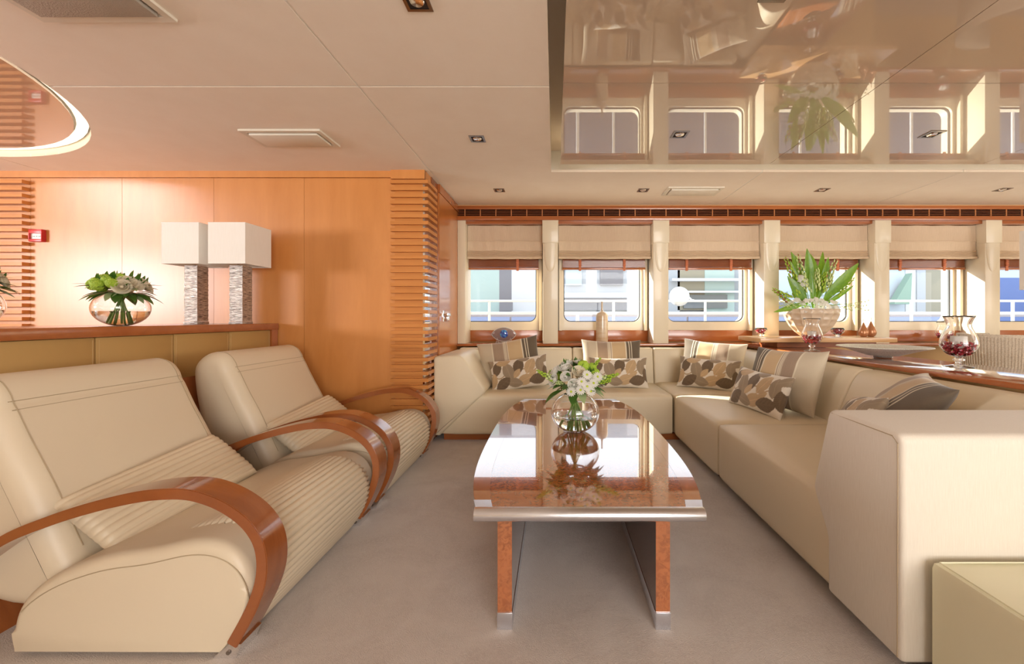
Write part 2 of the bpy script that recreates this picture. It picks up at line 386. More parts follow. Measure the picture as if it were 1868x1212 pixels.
# ---- corner column of wrapped slats
wc = st('wall_corner', bx(-1.36, XE, YF-.010, YF+.12, 0, HC), M['slat'])
obj('side_mirror', bx(XE-.01, XE+.006, YF-.02, 3.792, .05, 2.27), M['mirror'], wc)
obj('top_rail', bx(-1.385, XE+.008, YF-.036, YF-.009, 2.275, HC), M['veneer'], wc)
obj('top_rail', bx(XE, XE+.008, YF-.02, 3.80, 2.275, HC), M['veneer'], wc)
z = 2.275
zs = []
while z > .03:
    bm = BM(); zz = z - .012
    prism(bm, [(-1.385, YF-.044), (XE+.040, YF-.044), (XE+.040, 3.69), (XE+.0065, 3.69), (XE+.0065, YF-.0105), (-1.385, YF-.0105)], 'z', zz-.029, zz)
    obj('slat', bm, M['slat'], wc); z -= .0578
M['door'] = wood('door_wood', (.56, .20, .052), (.48, .16, .038), .22, (2, .6, .4), coat=.6)
# ---- side wall (wood doors) from the column to the window wall
ws = st('wall_left', bx(XS-.1, XS-.014, 3.6, 4.9, 0, HC), M['dark_wood'])
obj('veneer_panel', bx(XS-.02, XS, 3.797, 4.45, .02, 2.27), M['door'], ws)
obj('veneer_panel', bx(XS-.02, XS+.0, 4.454, 4.8, .02, 2.27), M['door'], ws)
obj('top_rail', bx(XS-.02, XS+.006, 3.797, 4.8, 2.274, HC), M['cherry'], ws)
hd = obj('door_handle', bx(XS, XS+.008, 3.90, 3.95, 1.06, 1.17, r=.003), M['chrome'], ws)
bm = BM(); tube(bm, [(XS+.005, 3.925, 1.13), (XS+.045, 3.925, 1.13)], .009); box(bm, XS+.032, XS+.048, 3.915, 4.04, 1.115, 1.145, r=.005)
box(bm, XS, XS+.03, 4.0, 4.06, 1.07, 1.12, r=.006)
h2 = obj('handle_lever', bm, M['chrome'], ws)
# ---- rest of the shell, out of view
st('wall_port', bx(-7.4, -7.3, -4.1, 3.6, 0, 2.6), M['cream'])
st('wall_starboard', bx(7.1, 7.2, -4.1, 5, 0, 2.6), M['cream'])
st('wall_aft', bx(-7.5, 7.2, -4.1, -4.0, 0, 2.6), M['cream'])
# ================================================================ WINDOW WALL
PC = lambda k: -.049+1.228*k          # pilaster centres
WC = lambda k: .558+1.228*k           # window centres (between pilaster k and k+1)
ZB, ZT, HW = 1.052, 1.80, .453
def rrect(cx_, z0, z1, hw, r, n=6):
    out = []
    for (sx, sz, a0) in ((1, 0, -PI/2), (1, 1, 0), (-1, 1, PI/2), (-1, 0, PI)):
        ccx = cx_+sx*(hw-r); ccz = (z0+r) if sz == 0 else (z1-r)
        for k in range(n+1):
            a = a0+PI/2*k/n; out.append((ccx+r*math.cos(a), ccz+r*math.sin(a)))
    return out
def holed_panel(bm, X0, X1, Z0, Z1, hole, y0, y1):
    """panel in XZ with a rounded hole: bridges quads between hole ring and outer rectangle"""
    cxx = sum(p[0] for p in hole)/len(hole); czz = sum(p[1] for p in hole)/len(hole)
    def outer(p):
        dx, dz = p[0]-cxx, p[1]-czz
        tx = ((X1 if dx > 0 else X0)-cxx)/dx if abs(dx) > 1e-9 else 1e9
        tz = ((Z1 if dz > 0 else Z0)-czz)/dz if abs(dz) > 1e-9 else 1e9
        t = min(tx, tz); return (cxx+dx*t, czz+dz*t)
    # add corner directions into the hole ring
    ring = list(hole)
    angs = [(math.atan2(p[1]-czz, p[0]-cxx), p) for p in ring]
    for X, Z in ((X0, Z0), (X1, Z0), (X1, Z1), (X0, Z1)):
        a = math.atan2(Z-czz, X-cxx)
        # nearest point of ring snapped: find segment
        angs.sort(key=lambda t: t[0])
        n = len(angs)
        for i in range(n):
            a0, p0 = angs[i]; a1, p1 = angs[(i+1) % n]
            if i == n-1: continue
            if a0 < a < a1:
                t = (a-a0)/(a1-a0); angs.append((a, (p0[0]*(1-t)+p1[0]*t, p0[1]*(1-t)+p1[1]*t, X, Z))); break
    angs.sort(key=lambda t: t[0])
    H = [(p[0], p[1]) for a, p in angs]
    O = [(p[2], p[3]) if len(p) == 4 else outer(p) for a, p in angs]
    rings = [[Vector((x, y0, z)) for x, z in O], [Vector((x, y0, z)) for x, z in H], [Vector((x, y1, z)) for x, z in H], [Vector((x, y1, z)) for x, z in O], [Vector((x, y0, z)) for x, z in O]]
    ring_skin(bm, rings, True, False); bmesh.ops.remove_doubles(bm, verts=bm.verts, dist=1e-5); fixn(bm); return bm
ww = st('wall_window', bx(XS-.1, 7.2, YW, YW+.14, 0, .95), M['cabinet'])
for k in range(-1, 5):
    x0, x1 = PC(k), PC(k+1)
    if k == -1: x0 = XS-.1
    hole = rrect(WC(k), ZB, ZT, HW, .085)
    if k == -1: hole = [(max(x, XS+.0), z) for x, z in hole]; 
    bm = holed_panel(BM(), x0, x1, .95, 2.45, rrect(WC(k), ZB, ZT, HW, .085) if k >= 0 else rrect((-1.075+WC(-1)+HW)/2, ZB, ZT, (WC(-1)+HW+1.075)/2, .085), YW, YW+.14)
    wn = tag(obj('window_%d' % (k+2), bm, M['cream'], None, 30), kind='structure')
    hw = HW if k >= 0 else (WC(-1)+HW+1.075)/2; c = WC(k) if k >= 0 else (-1.075+WC(-1)+HW)/2
    bm = BM(); R0 = rrect(c, ZB, ZT, hw, .085); R1 = rrect(c, ZB+.009, ZT-.009, hw-.009, .078)
    rings = [[Vector((x, y, z)) for x, z in R] for R, y in ((R0, YW+.03), (R1, YW+.03), (R1, YW+.05), (R0, YW+.05), (R0, YW+.03))]
    ring_skin(bm, rings, True, False); obj('gasket', fixn(bm), M['rubber'], wn)
    obj('window_pane', bx(c-hw-.0, c+hw, YW+.038, YW+.046, ZB, ZT), M['pane'], wn)
    # chrome-painted step of the reveal
    obj('inner_frame', bx(x0+.1 if k >= 0 else XS, x0+.135 if k >= 0 else XS+.02, YW-.06, YW, .95, 2.2), M['cream'], wn)
    obj('inner_frame', bx(x1-.135, x1-.1, YW-.06, YW, .95, 2.2), M['cream'], wn)
st('wall_window_end', bx(PC(5), 7.2, YW, YW+.14, .95, 2.45), M['cream'])
obj('base_panel', bx(XS, 7.0, YW-.012, YW, .0, .78), M['cabinet'], ww)
pb = None
for k in range(-1, 5):
    x0 = PC(k)+.085 if k >= 0 else XS; x1 = PC(k+1)-.085
    obj('wood_band', bx(x0, x1, YW-.02, YW, .82, .953, r=.002), M['cherry'], ww)
# pilasters: square upper block, slimmer shaft below
for k in range(0, 6):
    p = tag(obj('trim_%d' % (k+1), bx(PC(k)-.085, PC(k)+.085, 4.505, YW, .812, 2.2, r=.006), M['cream']), kind='structure')
    obj('capital_block', bx(PC(k)-.089, PC(k)+.089, 4.488, YW-.1, 1.93, 2.2, r=.004), M['cream'], p)
    bm = BM()                                    # tapering light under the block, put into shape as a half-round relief
    rings = []
    for j in range(11):
        t = j/10; zz = 1.93-.33*t; s = math.sqrt(max(0.0, 1-t**2))
        rings.append([Vector((PC(k)+.08*s*math.cos(PI*a/10), 4.507-.018*s*math.sin(PI*a/10), zz)) for a in range(11)])
    ring_skin(bm, rings, False, False); obj('light_scallop', fixn(bm), M['cream'], p, 60)
p = tag(obj('trim_7', bx(XS, XS+.088, 4.505, YW, .812, 2.2, r=.004), M['cream']), kind='structure')
# sill
tag(obj('trim_8', bx(XS, 7.0, 4.47, YW+.0, .786, .812, r=.003), M['cherry']), kind='structure')
# valance with air grille
vl = thing('valance', 'long orange wood valance with dark air grille above the windows', 'valance', (2.5, 4.5, 2.18))
obj('front_board', bx(XS, 7.0, 4.50, 4.53, 2.262, HC-.012, r=.0), M['cherry'], vl)
obj('top_moulding', bx(XS, 7.0, 4.485, 4.53, HC-.012, HC), M['light_wood'], vl)
obj('bottom_rail', bx(XS, 7.0, 4.475, 4.53, 2.18, 2.225, r=.003), M['cherry'], vl)
obj('top_rail', bx(XS, 7.0, 4.475, 4.53, 2.298, 2.338, r=.003), M['cherry'], vl)
obj('grille_backing', bx(XS, 7.0, 4.56, 4.57, 2.2, 2.32), M['void'], vl)
bmx = BM(); box(bmx, XS, 7.0, 4.53, 4.6, 2.15, 2.185)
obj('soffit', bmx, M['cherry'], vl)
obj('header_board', bx(XS, 7.0, 4.66, 4.69, 2.06, 2.2), M['light_wood'], vl)
# the grille is open between the rails
fb = [c for c in vl.children if c.name.startswith('front_board')][0]; bpy.data.objects.remove(fb)
for i, zz in enumerate((2.243, 2.262, 2.281)):
    obj('grille_bar', bx(XS, 7.0, 4.49, 4.53, zz-.002, zz+.002), M['dark_wood'], vl)
n = 0; x = XS+.171*.5
divb = None
while x < 6.9:
    bm = BM(); box(bm, x-.0045, x+.0045, 4.486, 4.496, 2.2255, 2.2975)
    o = obj('grille_divider', bm, M['gold'], vl); x += .1712
# roman blinds + venetian blinds
side = ['leftmost, beside the wood wall', 'above the tall bottle vase', 'by the round white fender', 'behind the leafy arrangement', 'just right of the leafy arrangement', 'at the right picture edge']
for k in range(-1, 5):
    x0 = PC(k)+.089 if k >= 0 else XS+.088; x1 = PC(k+1)-.089
    prof = [(4.60, 2.145), (4.60, 1.98), (4.588, 1.965), (4.598, 1.95), (4.596, 1.86), (4.582, 1.850), (4.596, 1.842), (4.578, 1.828), (4.594, 1.82), (4.574, 1.806), (4.59, 1.798), (4.57, 1.784), (4.575, 1.768), (4.62, 1.768)]
    bmb = BM(); nx = 26; rr = []
    for i in range(nx+1):
        xx = x0+.004+(x1-x0-.008)*i/nx
        rr.append([Vector((xx, y+.0035*math.sin(i*1.9+z*9)+.002*math.sin(i*4.1), z+.002*math.sin(i*.8))) for y, z in prof] + [Vector((xx, y+.006, z)) for y, z in reversed(prof[:-1])])
    ring_skin(bmb, rr, True, True); fixn(bmb)
    one('roman_blind', bmb, M['linen'], 'half-lowered beige linen roman blind, ' + side[k+1], 'blind', ((x0+x1)/2, 4.6, 2.15), 'roman blinds', 40)
    v = thing('venetian_blind', 'raised red-brown wooden venetian blind, ' + side[k+1], 'blind', ((x0+x1)/2, 4.7, 1.78), 0, 'venetian blinds')
    bm = BM()
    for j in range(9): box(bm, x0+.05 if k >= 0 else x0, x1-.05, 4.675-.002*(j % 2), 4.72, 1.682+.0125*j, 1.682+.0125*j+.0115, r=.001, seg=1)
    tag(obj('slat_stack', bm, M['dark_wood'], v), kind='stuff')
    obj('bottom_rail', bx(x0+.045 if k >= 0 else x0, x1-.045, 4.668, 4.725, 1.655, 1.678, r=.004), M['cherry'], v)
    for xt in (x0+.25, x1-.29) if k >= 0 else (x1-.29,):
        bm = BM(); box(bm, xt-.014, xt+.014, 4.664, 4.673, 1.64, 1.79)
        for j in range(4): box(bm, xt-.016, xt+.016, 4.655, 4.672, 1.70+.022*j, 1.712+.022*j, r=.003)
        obj('tape', bm, M['tape'], v)
# ================================================================ HALF WALL + COUNTERS
hwl = tag(obj('wall_half', bx(-2.98, -2.385, -.5, YF-.01, 0, 1.0), M['dark_wood']), kind='structure')
ys = [-.5, -.07, .36, .80, 1.23, 1.66, 2.09, 2.52, 2.95, 3.375]
for a, b in zip(ys, ys[1:]):
    p = obj('leather_panel', bx(-2.386, -2.365, a+.002, b-.002, .06, .998, r=.006), M['gold_leather'], hwl)
    obj('seam', bx(-2.366, -2.3635, a+.014, a+.016, .07, .985), M['stitch'], hwl)
    obj('seam', bx(-2.366, -2.3635, b-.016, b-.014, .07, .985), M['stitch'], hwl)
obj('corner_post', bx(-2.386, -2.355, 3.377, YF-.014, 0, 1.0), M['cherry'], hwl)
obj('shelf_top', bx(-3.02, -2.345, -.5, YF-.014, 1.0, 1.053, r=.003), M['cherry'], hwl)

ct = thing('console_counter', 'long glossy reddish wood counter running behind the right side of the sofa', 'counter', (2.41, 3.0, 0))
obj('countertop', bx(2.115, 2.71, .6, 4.465, .772, .80, r=.003), M['counter'], ct)
obj('side_panel', bx(2.16, 2.66, .7, 4.40, 0, .772), M['cabinet'], ct)
ls = thing('display_shelf', 'raised pale wood display shelf at the end of the counter under the windows', 'shelf', (2.70, 4.25, .80))
obj('shelf_board', bx(2.03, 3.38, 4.0, 4.487, .857, .90, r=.003), M['light_wood'], ls)
obj('recessed_base', bx(2.25, 3.25, 4.1, 4.46, .8005, .857), M['dark_wood'], ls)
obj('support_leg', bx(2.75, 3.25, 4.12, 4.44, .0, .8), M['cabinet'], ls)
# ================================================================ SOFA
sf = thing('sectional_sofa', 'large cream leather sectional sofa wrapping round the back and right of the coffee table', 'sofa', (1.4, 3.9, 0))
def cushion(x0, x1, y0, y1, z0, z1, r=.03, crown=.012, n=14):
    """upholstered block: rounded box with a gently crowned, slightly uneven top"""
    bm = bx(x0, x1, y0, y1, z0, z1)
    bmesh.ops.subdivide_edges(bm, edges=bm.edges[:], cuts=n, use_grid_fill=True)
    for v in bm.verts:
        u = (v.co.x-x0)/(x1-x0)*2-1; w_ = (v.co.y-y0)/(y1-y0)*2-1; t = (v.co.z-z0)/(z1-z0)
        # rounded edges
        p = v.co.copy()
        lo = Vector((x0+r, y0+r, z0+r)); hi = Vector((x1-r, y1-r, z1-r))
        q = Vector((min(max(p.x, lo.x), hi.x), min(max(p.y, lo.y), hi.y), min(max(p.z, lo.z), hi.z)))
        d = p-q
        if d.length > r: p = q+d.normalized()*r
        if t > .5: p.z += crown*(1-u**4)*(1-w_**4)*(t-.5)*2
        v.co = p
    return bm
def grid_fix(a, n): pass
SX = 1.06
obj('seat_section', cushion(-1.02, SX-.003, 3.604, 4.36, .055, .414), M['sofa'], sf, 60)
obj('seat_section', cushion(SX+.003, 1.88, 3.633, 4.36, .055, .414), M['sofa'], sf, 60)
obj('seat_section', cushion(SX, 1.88, 2.653, 3.627, .055, .414), M['sofa'], sf, 60)
obj('seat_section', cushion(SX, 1.88, 1.40, 2.647, .055, .414), M['sofa'], sf, 60)
# backrests: profile (depth, z) with soft top
bp = round_corners([(4.30, .36), (4.375, .775), (4.47, .775), (4.49, .74), (4.49, .06), (4.33, .06)], [0, .035, .02, .02, 0, 0], 5)
for a, b in ((-1.03, .187), (.193, 1.057), (1.063, 1.97)):
    obj('backrest_section', prism(BM(), bp, 'x', a, b, .018), M['sofa'], sf, 40)
bq = round_corners([(1.79, .36), (1.94, .70), (2.0, .762), (2.10, .764), (2.112, .72), (2.112, .06), (1.83, .06)], [0, .1, .04, .03, .02, 0, 0], 5)
for a, b in ((1.25, 2.647), (2.653, 3.60), (3.606, 4.36)):
    obj('backrest_section', prism(BM(), bq, 'y', a, b, .018), M['sofa'], sf, 40)
# angular end arms
ra = round_corners([(1.225, .05), (1.225, .745), (1.555, .752), (1.652, .414), (1.563, .262), (1.563, .05)], [.02, .03, .03, .03, .03, .02], 4)
obj('arm', prism(BM(), ra, 'x', SX-.010, 2.112, .014), M['sofa_cloth'], sf, 40)
la = round_corners([(-1.07, .055), (-1.075, .757), (-.83, .772), (-.60, .45), (-.70, .36), (-1.02, .055)], [.02, .035, .05, .05, .03, .0], 4)
obj('arm', prism(BM(), la, 'y', 3.588, 4.37, .02), M['sofa'], sf, 40)
# seams
bm = BM(); tube(bm, [(SX+.001, 1.562, .06), (SX+.001, 1.562, .255), (SX+.001, 1.566, .27), (SX+.001, 1.648, .41)], .0022, 6); obj('seam', bm, M['seam'], sf)
bm = BM(); tube(bm, [(SX-.0105, 1.243, .06), (SX-.0105, 1.241, .5), (SX-.0105, 1.241, .715), (SX-.010, 1.262, .733), (SX-.008, 1.54, .738)], .0018, 6)
obj('seam', bm, M['seam'], sf)
obj('plinth', bx(SX+.08, 2.05, 1.30, 4.3, 0, .054), M['void'], sf)  # near-black colour stands in for the shade under the right run
obj('plinth', bx(-1.0, SX+.07, 3.66, 4.3, 0, .054), M['cherry'], sf)

# ================================================================ OTTOMAN
ot = thing('ottoman', 'pale green leather cube ottoman standing against the near sofa arm', 'ottoman', (1.55, .80, 0))
obj('body', cushion(1.109, 2.0, .42, 1.205, .02, .385, r=.022, crown=.006), M['ottoman'], ot, 60)
bm = BM(); tube(bm, [(1.125, .45, .384), (1.125, 1.185, .384), (1.98, 1.185, .384), (1.98, .45, .384), (1.125, .45, .384)], .0022, 6)
obj('piping', bm, M['ottoman'], ot)
for x, y in ((1.16, .47), (1.95, .47), (1.16, 1.15), (1.95, 1.15)): obj('glide', lathe(BM(), [(.02, 0), (.02, .03)], (x, y, 0), 12), M['void'], ot)

# ================================================================ COFFEE TABLE
tb = thing('coffee_table', 'boat-shaped high-gloss burl wood coffee table with a steel front edge on panel legs', 'table', (.12, 2.27, 0))
TY0, TY1, TC = 1.385, 3.22, .118
def hwid(y, o=0):
    t = (y-2.27)/.93; return (.477-.028*t*t-.078*t**4) - o
N = 40
def outline(o, y0=TY0, y1=TY1):
    L = [(TC-hwid(y0+(y1-y0)*i/N, o(y0+(y1-y0)*i/N) if callable(o) else o), y0+(y1-y0)*i/N) for i in range(N+1)]
    R = [(TC+hwid(y0+(y1-y0)*i/N, o(y0+(y1-y0)*i/N) if callable(o) else o), y0+(y1-y0)*i/N) for i in range(N, -1, -1)]
    return L+R
ob = lambda y: .055+.03*(1-((y-2.27)/.93)**2)
bm = BM(); prism(bm, outline(.003), 'z', .418, .4485)
obj('tabletop', bm, M['table_band'], tb, 30)
bm = BM(); prism(bm, outline(ob, TY0+.005, TY1-.005), 'z', .4484, .4500)
obj('burl_inlay', bm, M['burl'], tb, 30)
# side bands that stand level with the inlay
for s in (-1, 1):
    bm = BM(); P = []
    for i in range(N+1):
        y = TY0+.005+(TY1-TY0-.01)*i/N; P.append((TC+s*(hwid(y, ob(y))+.0008), y))
    for i in range(N, -1, -1):
        y = TY0+.005+(TY1-TY0-.01)*i/N; P.append((TC+s*hwid(y, .004), y))
    prism(bm, P, 'z', .4484, .4500); obj('border_band', bm, M['table_band'], tb, 30)
    for ya, yb in ((TY0-.002, TY0+.062), (TY1-.07, TY1+.001)):
        P = [(TC+s*hwid(ya, ob(ya)), ya), (TC+s*hwid(yb, ob(yb)), yb), (TC+s*hwid(yb, 0), yb), (TC+s*hwid(ya, 0), ya)]
        obj('corner_plate', prism(BM(), P, 'z', .4175, .4508), M['metal'], tb, 30)
bm = BM(); prof = [(TY0+.004, .4525), (TY0+.004, .408)] + [(TY0-.026*math.sin(PI*a/12)-.001, .430-.0225*math.cos(PI*a/12)) for a in range(0, 13)]
prism(bm, prof, 'x', TC-hwid(TY0)-.004, TC+hwid(TY0)+.004, .002, 2); obj('steel_front_edge', bm, M['metal'], tb, 40)
obj('steel_back_edge', bx(TC-hwid(TY1)-.002, TC+hwid(TY1)+.002, TY1, TY1+.02, .41, .4505, r=.004), M['metal'], tb)
for x0, x1 in ((-.202, -.151), (.357, .407)):
    bm = BM(); box(bm, x0, x1, 1.432, 3.10, .058, .418); 
    for f in bm.faces:
        if abs(f.normal.x) > .5: f.material_index = 1
    lg = obj('leg', bm, [M['burl'], M['table_side']], tb, 30)
    obj('foot_shoe', bx(x0-.002, x1+.002, 1.428, 3.104, 0, .06, r=.002), M['metal'], lg)
obj('stretcher', bx(-.151, .357, 2.95, 2.99, .30, .4175), M['table_side'], tb)

# ================================================================ ARMCHAIRS
def make_chair(label):
    t = thing('armchair', label, 'armchair', (0, 0, 0), 0, 'bentwood armchairs', local=True)
    W = .465; SWd = .10                     # half width, strap width
    # seat body (x,z) in world x
    body = catmull([(-1.755, .02), (-1.765, .10), (-1.725, .19), (-1.62, .268), (-1.47, .322), (-1.32, .345), (-1.18, .374), (-1.09, .366), (-1.025, .322), (-.992, .25), (-.995, .17), (-1.025, .09), (-1.075, .018)], 8)
    pts = [(p.x, p.y) for p in [Vector(q) for q in [tuple(b) for b in body]]]
    obj('seat', prism(BM(), pts, 'y', -W+.004, W-.004, .035, 6, floor=True), M['cream_leather'], t, 50)
    # side seam following the profile
    for s in (-1, 1):
        bm = BM(); tube(bm, [(x*.985-.02 if False else x, s*(W-.0035), z-.042) for x, z in pts[16:-6]], .0018, 5); obj('seam', bm, M['seam'], t)
    # ribbed front roll between the straps
    up = catmull([(-1.38, .325), (-1.28, .356), (-1.17, .384), (-1.08, .376), (-1.008, .33), (-.97, .255), (-.972, .17), (-1.008, .085), (-1.06, .012)], 40)
    L = [0]
    for a, b in zip(up, up[1:]): L.append(L[-1]+(b-a).length)
    rib = .0265; out = []
    for i, p in enumerate(up):
        tt = (up[min(i+1, len(up)-1)]-up[max(i-1, 0)]).normalized(); nn = Vector((-tt.y, tt.x))
        ph = L[i]/rib*PI
        a = min(1, L[i]/.10)
        out.append(tuple(p+nn*(.0085*a*(abs(math.sin(ph))**.6)-.004)))
    poly = out+[(-1.14, .012), (-1.12, .15), (-1.16, .27), (-1.26, .29)]
    bm = BM(); prism(bm, poly, 'y', -W+SWd+.002, W-SWd-.002, .055, 7, floor=True)
    obj('ribbed_roll', bm, M['cream_leather'], t, 50)
    # backrest
    bk = [(-1.63, .16), (-1.715, .33), (-1.79, .50), (-1.875, .66), (-1.925, .765), (-1.94, .79), (-1.955, .83), (-1.99, .873), (-2.045, .892), (-2.11, .88), (-2.165, .83), (-2.182, .76), (-2.165, .60), (-2.12, .40), (-2.05, .20), (-1.93, .10), (-1.75, .08)]
    bk = [(p.x, p.y) for p in catmull([Vector(p) for p in bk], 4)]
    obj('backrest', prism(BM(), bk, 'y', -.385, .385, .075, 8), M['cream_leather'], t, 60)
    def seamline(x, z, dx=.0): return [(x, -.33, z), (x, .33, z)]
    for x, z in ((-1.9285, .770), (-1.944, .80)):
        bm = BM(); tube(bm, seamline(x, z), .0018, 5); obj('seam', bm, M['seam'], t)
    # piped edge line on the front of the backrest
    for s in (-1, 1):
        bm = BM(); tube(bm, [(x+.0012, s*.318, z) for x, z in [(p[0], p[1]) for p in bk[3:34]]], .0014, 5); obj('seam', bm, M['seam'], t)
    # wooden rear frame
    bm = BM(); q = [(-2.235, .74), (-2.20, .745), (-2.165, .55), (-2.09, .33), (-2.0, .12), (-1.93, .0), (-1.99, .0), (-2.06, .10), (-2.14, .31), (-2.205, .54)]
    prism(bm, q, 'y', -.43, .43, .004, 2); obj('back_frame', bm, M['bent'], t, 30)
    # bent arms
    ctl = [(-2.12, .16), (-1.96, .275), (-1.791, .393), (-1.648, .455), (-1.506, .502), (-1.363, .537), (-1.26, .549), (-1.17, .545), (-1.078, .514), (-1.0, .463), (-.95, .402), (-.928, .335), (-.929, .255), (-.953, .174), (-.985, .107), (-1.026, .034)]
    c = catmull([Vector(p) for p in ctl], 6)
    th = .036
    inner = []
    for i, p in enumerate(c):
        tt = (c[min(i+1, len(c)-1)]-c[max(i-1, 0)]).normalized(); nn = Vector((tt.y, -tt.x))
        f = 1 if i > 30 else .75+.25*i/30
        inner.append(p+nn*th*f)
    for s in (-1, 1):
        y0, y1 = (-W-.003, -W+SWd) if s < 0 else (W-SWd, W+.003)
        bm = BM()
        rings = [[Vector((o.x, y0, o.y)), Vector((o.x, y1, o.y)), Vector((n_.x, y1, n_.y)), Vector((n_.x, y0, n_.y))] for o, n_ in zip(c, inner)]
        ring_skin(bm, rings); fixn(bm)
        es = [e for e in bm.edges if len(e.link_faces) == 2 and e.calc_face_angle(0) > 1.0]
        bmesh.ops.bevel(bm, geom=es, offset=.0025, segments=2, affect='EDGES')
        a = obj('arm', bm, M['bent'], t, 40)
        bm = BM(); prism(bm, [(-1.105, 0), (-1.03, 0), (-1.012, .046), (-1.052, .046)], 'y', y0+.004, y1-.004)
        bmesh.ops.rotate(bm, verts=bm.verts, cent=(-1.05, 0, .0), matrix=Matrix.Rotation(0, 3, 'Y'))
        f = obj('steel_foot', bm, M['chrome'], a)
        bm = BM(); tube(bm, [(-1.052, y0+.0005, .02), (-1.052, y0+.0045, .02)], .007, 10); obj('screw', bm, M['dark_chrome'], a)
    return t
ch1 = make_chair('near cream leather armchair with bentwood arms, in the left foreground')
ch1.location = (0, 1.7725, 0)
ch2 = dup(ch1, (0, 2.80, 0), 0, 'far cream leather armchair with bentwood arms, beside the slatted column')
# ribbed lumbar cushions
def lumbar(cx_, cy_, cz_, yaw, label):
    Lh, Wd, T = .315, .150, .042
    bm = BM(); nu, nv = 40, 96
    def S(u, v, s):
        # u along length, v across
        e = (1-abs(u)**6)**.5*(1-abs(v)**4)**.5
        ribs = .007*abs(math.sin((v+1)*PI*5.5))**.7
        x = v*Wd*(1-.03*(1-u*u)); y = u*Lh*(1-.05*v*v*0)
        return Vector((x, y, s*(T*e+(ribs*min(1, e*2.5)))))
    for s in (1, -1):
        g = [[bm.verts.new(S(-1+2*i/nu, -1+2*j/nv, s)) for j in range(nv+1)] for i in range(nu+1)]
        for i in range(nu):
            for j in range(nv): bm.faces.new((g[i][j], g[i+1][j], g[i+1][j+1], g[i][j+1]))
    bmesh.ops.remove_doubles(bm, verts=bm.verts, dist=1e-4); fixn(bm)
    o = obj('lumbar_cushion', bm, M['cushion_leather'], None, 70)
    o.location = (cx_, cy_, cz_); o.rotation_euler = Euler((math.radians(8), math.radians(40), yaw), 'XYZ')
    tag(o, label, 'cushion', 'ribbed lumbar cushions'); return o
lumbar(-1.645, 1.745, .380, math.radians(1), 'ribbed cream leather lumbar cushion lying on the near armchair')
lumbar(-1.645, 2.79, .380, math.radians(1), 'ribbed cream leather lumbar cushion lying on the far armchair')

# ================================================================ PILLOWS
def leaf_col(x, y):
    """printed leaves; x along width in m, y height in m"""
    P_ = [(.0, .06, .062, 75, 0), (.11, .05, .06, 60, 1), (.21, .045, .055, 95, 2), (-.10, .02, .066, 105, 2), (-.21, .06, .055, 70, 0), (.05, -.08, .062, 20, 1),
          (.17, -.085, .062, 10, 0), (-.05, -.095, .055, -15, 2), (-.16, -.09, .06, 35, 0), (-.255, -.05, .05, 80, 1), (.27, -.03, .05, 100, 0), (.26, .11, .045, 30, 2), (-.14, .12, .05, 10, 1), (.06, .13, .04, 0, 2), (-.27, .12, .04, 60, 2), (-.02, -.01, .035, 50, 1), (.13, -.02, .03, 20, 1)]
    cols = [(.155, .105, .062), (.55, .385, .215), (.33, .25, .165)]
    best = (.80, .73, .62)
    for px_, py_, L_, ang, ci in P_:
        a = math.radians(ang); L_ = L_*1.42; dx, dy = x-px_, y-py_
        u = (dx*math.cos(a)+dy*math.sin(a))/L_; v = (-dx*math.sin(a)+dy*math.cos(a))/L_
        if abs(u) < 1:
            wid = .58*(1-u*u)**.85+(.035*(((u*11) % 1)-.5) if ci == 0 else 0)
            if abs(v) < wid:
                c = cols[ci]
                if abs(v) < .025: c = tuple(k*1.25 for k in c)
                elif ci == 0 and ((u*8+abs(v)*7) % 1) < .18: c = tuple(k*1.35 for k in c)
                best = c
    # branches
    if best[0] > .7 and abs(math.sin(x*13+y*9)*.02+.02*math.sin(x*40)-(y+.01)) < .006: best = (.45, .32, .18)
    return best
def stripe_col(x, y):
    u = x/.31
    dark = (.13, .095, .06); cream = (.74, .66, .50); tan = (.60, .43, .24); taupe = (.40, .29, .20); nat = (.60, .51, .37)
    if u < -.52: return nat
    if u < -.49: return cream
    if u < -.18: return taupe if int(x*700) % 2 else (.36, .26, .18)
    if u < -.02: return cream if int((u+.18)/.02) % 2 else taupe
    if u < .0: return cream
    if u < .44: return tan
    if u < .47: return cream
    if u < .55: return dark
    if u < .575: return cream
    if u < .63: return dark
    if u < .655: return cream
    return dark
def pillow_mesh(name, w_, h_, t_, colf, nu=150, nv=80, back=None):
    me = bpy.data.meshes.new(name); vs = []; cl = []; fs = []
    for s in (1, -1):
        base = len(vs)
        for i in range(nu+1):
            for j in range(nv+1):
                u = -1+2*i/nu; v = -1+2*j/nv
                e = ((1-abs(u)**2.4)*(1-abs(v)**2.4))**.5
                pin = 1-.07*(1-v*v)*abs(u)**3; pin2 = 1-.10*(1-u*u)*abs(v)**3
                x = u*w_/2*pin; y = v*h_/2*pin2
                wr = .006*math.sin(9*u+4*v)*math.sin(7*v-3*u)*e
                vs.append((x, y, s*(t_/2*e+wr*.6)+.006*math.sin(u*6)*abs(v)**3)); cl.append((colf if s > 0 else (back or colf))(u*w_/2, v*h_/2))
        for i in range(nu):
            for j in range(nv):
                a = base+i*(nv+1)+j; q = (a, a+nv+1, a+nv+2, a+1)
                fs.append(q if s > 0 else q[::-1])
    me.from_pydata(vs, [], fs); ca = me.color_attributes.new('col', 'FLOAT_COLOR', 'POINT')
    ca.data.foreach_set('color', [k for c in cl for k in (*c, 1)])
    bm = BM(); bm.from_mesh(me); bmesh.ops.remove_doubles(bm, verts=[v for v in bm.verts if len(v.link_edges) < 4], dist=2e-4); bm.to_mesh(me); bm.free()
    me.materials.append(M['print']); me.shade_smooth(); return me
nat_ = lambda x, y: (.62, .53, .38)
me_s = pillow_mesh('striped_cushion', .62, .47, .185, stripe_col)
